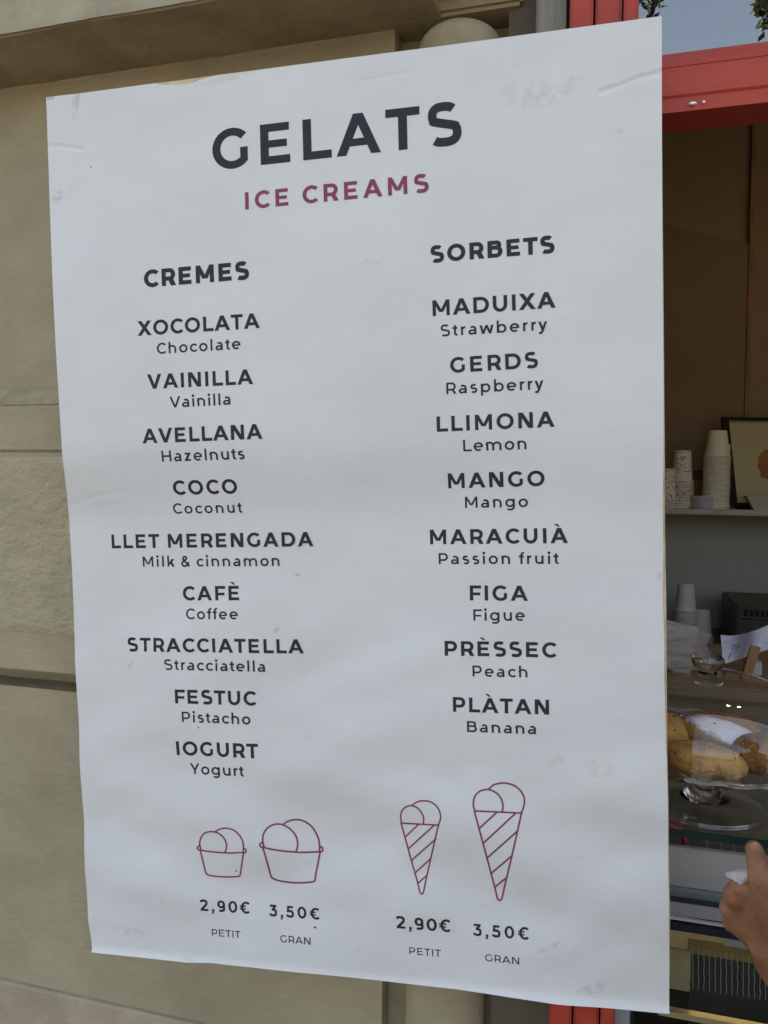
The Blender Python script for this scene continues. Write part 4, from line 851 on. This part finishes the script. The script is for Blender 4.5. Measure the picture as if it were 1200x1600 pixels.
# ------------------------------------------------------------------ the customer whose hand reaches in
M_skin = mat('skin', (.30, .135, .066), .5, spec=.4, noise_scale=30, noise_amt=.1, tint=(.19, .07, .034), bump=.5, bump_scale=210, bdist=.0025)
M_shirt = mat('dark_shirt', (.05, .055, .075), .9, noise_scale=60, bump=.3, bump_scale=200)
M_jean = mat('denim', (.06, .08, .14), .9, noise_scale=90, bump=.3, bump_scale=260)
M_hair = mat('brown_hair', (.035, .02, .012), .6, noise_scale=50, stretch=(1, 1, .2), bump=.6, bump_scale=120)
per = Vector((.66, .34, 0)); person = empty('person', per, 'person in a dark shirt reaching a hand with a card towards the display case', 'person')
def rem(o, vox, it=6):
    m_ = o.modifiers.new('remesh', 'REMESH'); m_.mode = 'VOXEL'; m_.voxel_size = vox; m_.use_smooth_shade = True
    s_ = o.modifiers.new('smooth', 'SMOOTH'); s_.factor = .5; s_.iterations = it
b = MB(); V_ = Vector
hip = per+V_((0, 0, .92)); chest = per+V_((0, .02, 1.30)); neck = per+V_((0, .03, 1.46)); head = per+V_((-.01, .06, 1.62))
b.ball(hip, (.165, .11, .12)); b.capsule(hip+V_((0, 0, .05)), chest+V_((0, 0, -.1)), .125, .135); b.ball(chest, (.175, .115, .19)); b.capsule(chest+V_((0, 0, .1)), neck+V_((0, 0, .03)), .075, .055); b.capsule(neck, head, .056, .055)
b.ball(head, (.074, .092, .112)); b.ball(head+V_((0, .035, -.05)), (.055, .06, .06)); b.capsule(head+V_((0, .09, .005)), head+V_((0, .108, -.025)), .011, .014, 10)
for sx in (-1, 1):
    b.ball(head+V_((sx*.075, -.005, -.01)), (.010, .02, .03)); b.ball(head+V_((sx*.03, .082, .012)), (.016, .012, .010)); b.capsule(head+V_((sx*.018, .092, -.055)), head+V_((0, .098, -.055)), .007, .008, 8)
    b.capsule(hip+V_((sx*.085, 0, -.02)), per+V_((sx*.10, .02, .48)), .085, .058); b.capsule(per+V_((sx*.10, .02, .48)), per+V_((sx*.11, -.01, .09)), .055, .038); b.capsule(per+V_((sx*.11, -.02, .05)), per+V_((sx*.12, .13, .035)), .036, .03)
# right arm: shoulder, elbow, wrist, hand traced to where the photo has it
sh_ = per+V_((-.185, .02, 1.39)); el = V_((.345, .60, 1.015)); wr = at(1222, 1502, .815)
b.capsule(chest+V_((-.12, .01, .09)), sh_, .07, .058); b.capsule(sh_, el, .050, .040); b.capsule(el, el.lerp(wr, .35), .039, .041); b.capsule(el.lerp(wr, .35), wr, .041, .0255)
mc = [at(1161, 1384, .802), at(1150, 1399, .806), at(1143, 1420, .815), at(1146, 1440, .826)]     # knuckles
rk = [.0100, .0102, .0096, .0090]
wr2 = at(1206, 1478, .808)
b.capsule(wr, wr2, .0255, .021)
for k, (mm, r) in enumerate(zip(mc, rk)):
    st0 = wr2+V_((0, .004*k-.004, .006-.004*k)); b.capsule(st0, mm, .0165, r*.92)
b.ball((mc[1]+wr2)/2+V_((.004, .008, .002)), (.030, .020, .030)); b.ball((mc[0]+wr2)/2+V_((.008, .006, .012)), (.024, .018, .026))
for k, (mm, r) in enumerate(zip(mc, rk)):    # fingers: out to the first joint, then curled back into the palm
    L1 = (.040, .044, .041, .032)[k]; vd = (mm-V_((0, 0, CAMH))).normalized(); f1 = mm+vd*L1*.95+V_((.002, 0, -.002)); f2 = f1+V_((.024, .006, -.010)); f3 = f2+V_((.016, -.018, -.002))
    b.capsule(mm, f1, r*.98, r*.86); b.capsule(f1, f2, r*.86, r*.76); b.capsule(f2, f3, r*.76, r*.66)
    b.ball(mm+V_((-.001, -.003, .001)), r*1.16)
t0, t1_, t2, t3 = at(1213, 1425, .795), at(1190, 1371, .782), at(1184, 1349, .785), at(1178.5, 1327, .792)
b.capsule(wr2, t0, .019, .019); b.capsule(t0, t1_, .019, .0125); b.capsule(t1_, t2, .0118, .0098); b.capsule(t2, t3, .0098, .0084); b.capsule(t0, mc[0], .014, .010)
# left arm hanging
sh2 = per+V_((.185, .02, 1.39)); e2 = per+V_((.235, .0, 1.08)); w2 = per+V_((.24, .06, .83))
b.capsule(chest+V_((.12, .01, .09)), sh2, .07, .058); b.capsule(sh2, e2, .050, .039); b.capsule(e2, e2.lerp(w2, .35), .039, .040); b.capsule(e2.lerp(w2, .35), w2, .040, .026)
pm = w2+V_((0, .02, -.075)); b.capsule(w2, pm, .022, .024); b.ball((w2+pm)/2, (.018, .036, .045))
for k in range(4):
    s0_ = pm+V_((0, .030-.02*k, -.005)); ln = (.068, .076, .070, .055)[k]; s1_ = s0_+V_((-.006, .006, -ln*.55)); b.capsule(s0_, s1_, .0095, .0085, 10); b.capsule(s1_, s1_+V_((-.016, .002, -ln*.42)), .0085, .007, 10)
b.capsule(w2+V_((-.004, .02, -.02)), w2+V_((-.014, .05, -.055)), .014, .011, 10); b.capsule(w2+V_((-.014, .05, -.055)), w2+V_((-.016, .055, -.09)), .0105, .008, 10)
body = b.build('body', M_skin, person); rem(body, .0026, 4)
b = MB(); nl = t3+(t3-t2).normalized()*.002+V_((.0, -.0079, .002)); b.ball(nl, (.0048, .0016, .0062), 14, 8); b.build('thumbnail', mat('nail', (.33, .155, .085), .4), person, smooth=True)
b = MB(); b.ball(chest, (.192, .132, .20)); b.capsule(hip+V_((0, 0, -.02)), chest, .155, .165); b.ball(hip+V_((0, 0, .0)), (.178, .125, .09))
for sx, s_, e_ in ((-1, sh_, el), (1, sh2, e2)): b.capsule(chest+V_((sx*.12, .01, .09)), s_, .082, .070); b.capsule(s_, s_.lerp(e_, .5), .066, .060)
o = b.build('shirt', M_shirt, person); rem(o, .009, 6)
b = MB(); b.ball(hip+V_((0, 0, -.03)), (.176, .122, .11))
for sx in (-1, 1): b.capsule(hip+V_((sx*.085, 0, -.04)), per+V_((sx*.10, .02, .48)), .095, .07); b.capsule(per+V_((sx*.10, .02, .48)), per+V_((sx*.11, -.01, .11)), .07, .058)
o = b.build('trousers', M_jean, person); rem(o, .009, 6)
b = MB(); b.ball(head+V_((0, -.012, .022)), (.083, .095, .105)); b.ball(head+V_((0, -.03, -.02)), (.080, .075, .09)); o = b.build('hair', M_hair, person); rem(o, .008, 3)
for sx in (-1, 1):
    b = MB(); b.capsule(per+V_((sx*.11, -.03, .045)), per+V_((sx*.12, .15, .042)), .044, .040); b.box(per.x+sx*.115-.044, per.x+sx*.115+.044, per.y-.07, per.y+.19, .002, .03); o = b.build('shoe', M_dark, person); rem(o, .007, 4)
# the card in the hand
k0, k1, k2, k3 = at(1133, 1363, .800), at(1158, 1377, .786), at(1188, 1363, .792), at(1156, 1357, .806)
dn = V_((0, .0012, -.0042)); b = MB(); b.add([k0, k1, k2, k3, k0+dn, k1+dn, k2+dn, k3+dn], [(0,1,2,3),(7,6,5,4),(0,4,5,1),(1,5,6,2),(2,6,7,3),(3,7,4,0)])
o = b.build('card', mat('pale_card', (.55, .52, .50), .45, noise_scale=120, noise_amt=.15), origin=k1, bevel=.0006); tag(o, 'pale card pinched between thumb and fist at the case', 'card')

# ------------------------------------------------------------------ street trees (seen in the upper pane)
M_bark = mat('plane_bark', (.16, .13, .09), .9, noise_scale=6, noise_amt=.35, bump=.8, bump_scale=20)
M_leaf = mat('dark_leaf', (.035, .055, .018), .6, noise_scale=3, noise_amt=.4)
def reflect(px, py, Y):                   # the point at depth Y that the upper pane mirrors to that photo pixel
    p = at(px, py, .935); d = ray(px, py); return p + Vector((d.x, -d.y, d.z))*((.935-Y)/d.y)
def tree(base, crown_c, crown_r, nclump, sprays, label, seed):
    rnd = random.Random(seed); root = empty('street_tree', base, label, 'tree', 'street trees opposite the kiosk')
    b = MB(); base = Vector(base); cc = Vector(crown_c)
    fork = base.lerp(cc, .55); b.tube([base+Vector((0, 0, -.05)), base+Vector((0, 0, .3)), base.lerp(fork, .5)+Vector((.05, .03, 0)), fork], [.26, .19, .16, .13], 14)
    lf = MB()
    def leaves(c, n, r, drop=0):
        for _ in range(n):
            d = Vector((rnd.gauss(0, 1), rnd.gauss(0, 1), rnd.gauss(0, 1))).normalized()*r*rnd.random()**.4; q = c+d; L = rnd.uniform(.05, .10); a = Vector((rnd.uniform(-1, 1), rnd.uniform(-1, 1), rnd.uniform(-1.2, .3))).normalized(); s_ = a.orthogonal().normalized(); s_ = Matrix.Rotation(rnd.uniform(0, 6.3), 3, a) @ s_; nrm = a.cross(s_)
            lf.add([q, q+a*L*.5+s_*L*.28+nrm*.008, q+a*L, q+a*L*.5-s_*L*.28+nrm*.008], [(0, 1, 2), (0, 2, 3)])
    for k in range(nclump):
        d = Vector((rnd.gauss(0, 1), rnd.gauss(0, 1), rnd.gauss(0, .8))).normalized()*crown_r*rnd.uniform(.35, 1.0); c = cc+d
        if k % 3 == 0: mid = fork.lerp(c, .5)+Vector((0, 0, .15)); b.tube([fork, mid, c], [.07, .04, .012], 7)
        leaves(c, 55, rnd.uniform(.3, .6))
    for pts in sprays:
        P = [fork.lerp(pts[0], .45)+Vector((0, 0, .5))] + pts; b.tube([fork]+P, [.06, .03]+[.008]*len(pts), 6)
        for a, c in zip(pts, pts[1:]):
            for t in range(5): leaves(a.lerp(c, t/5), 9, .07)
    b.build('trunk', M_bark, root, smooth=True); lf.build('crown', M_leaf, root)
Yr = -4.6
tree((4.3, -5.2, 0), (4.2, -5.0, 6.6), 2.0, 110, [[reflect(1250, -60, Yr), reflect(1206, 0, Yr), reflect(1196, 45, Yr)], [reflect(1230, -40, Yr), reflect(1196, -10, Yr), reflect(1188, 15, Yr)]], 'tall leafy tree across the pavement on the right hand side', 3)
tree((-3.4, -5.6, 0), (-3.2, -5.4, 6.8), 2.1, 110, [[reflect(940, -90, Yr), reflect(1000, -30, Yr), reflect(1016, 8, Yr)], [reflect(960, -90, Yr), reflect(1024, -26, Yr), reflect(1031, 12, Yr)]], 'tall leafy tree across the pavement on the left hand side', 9)
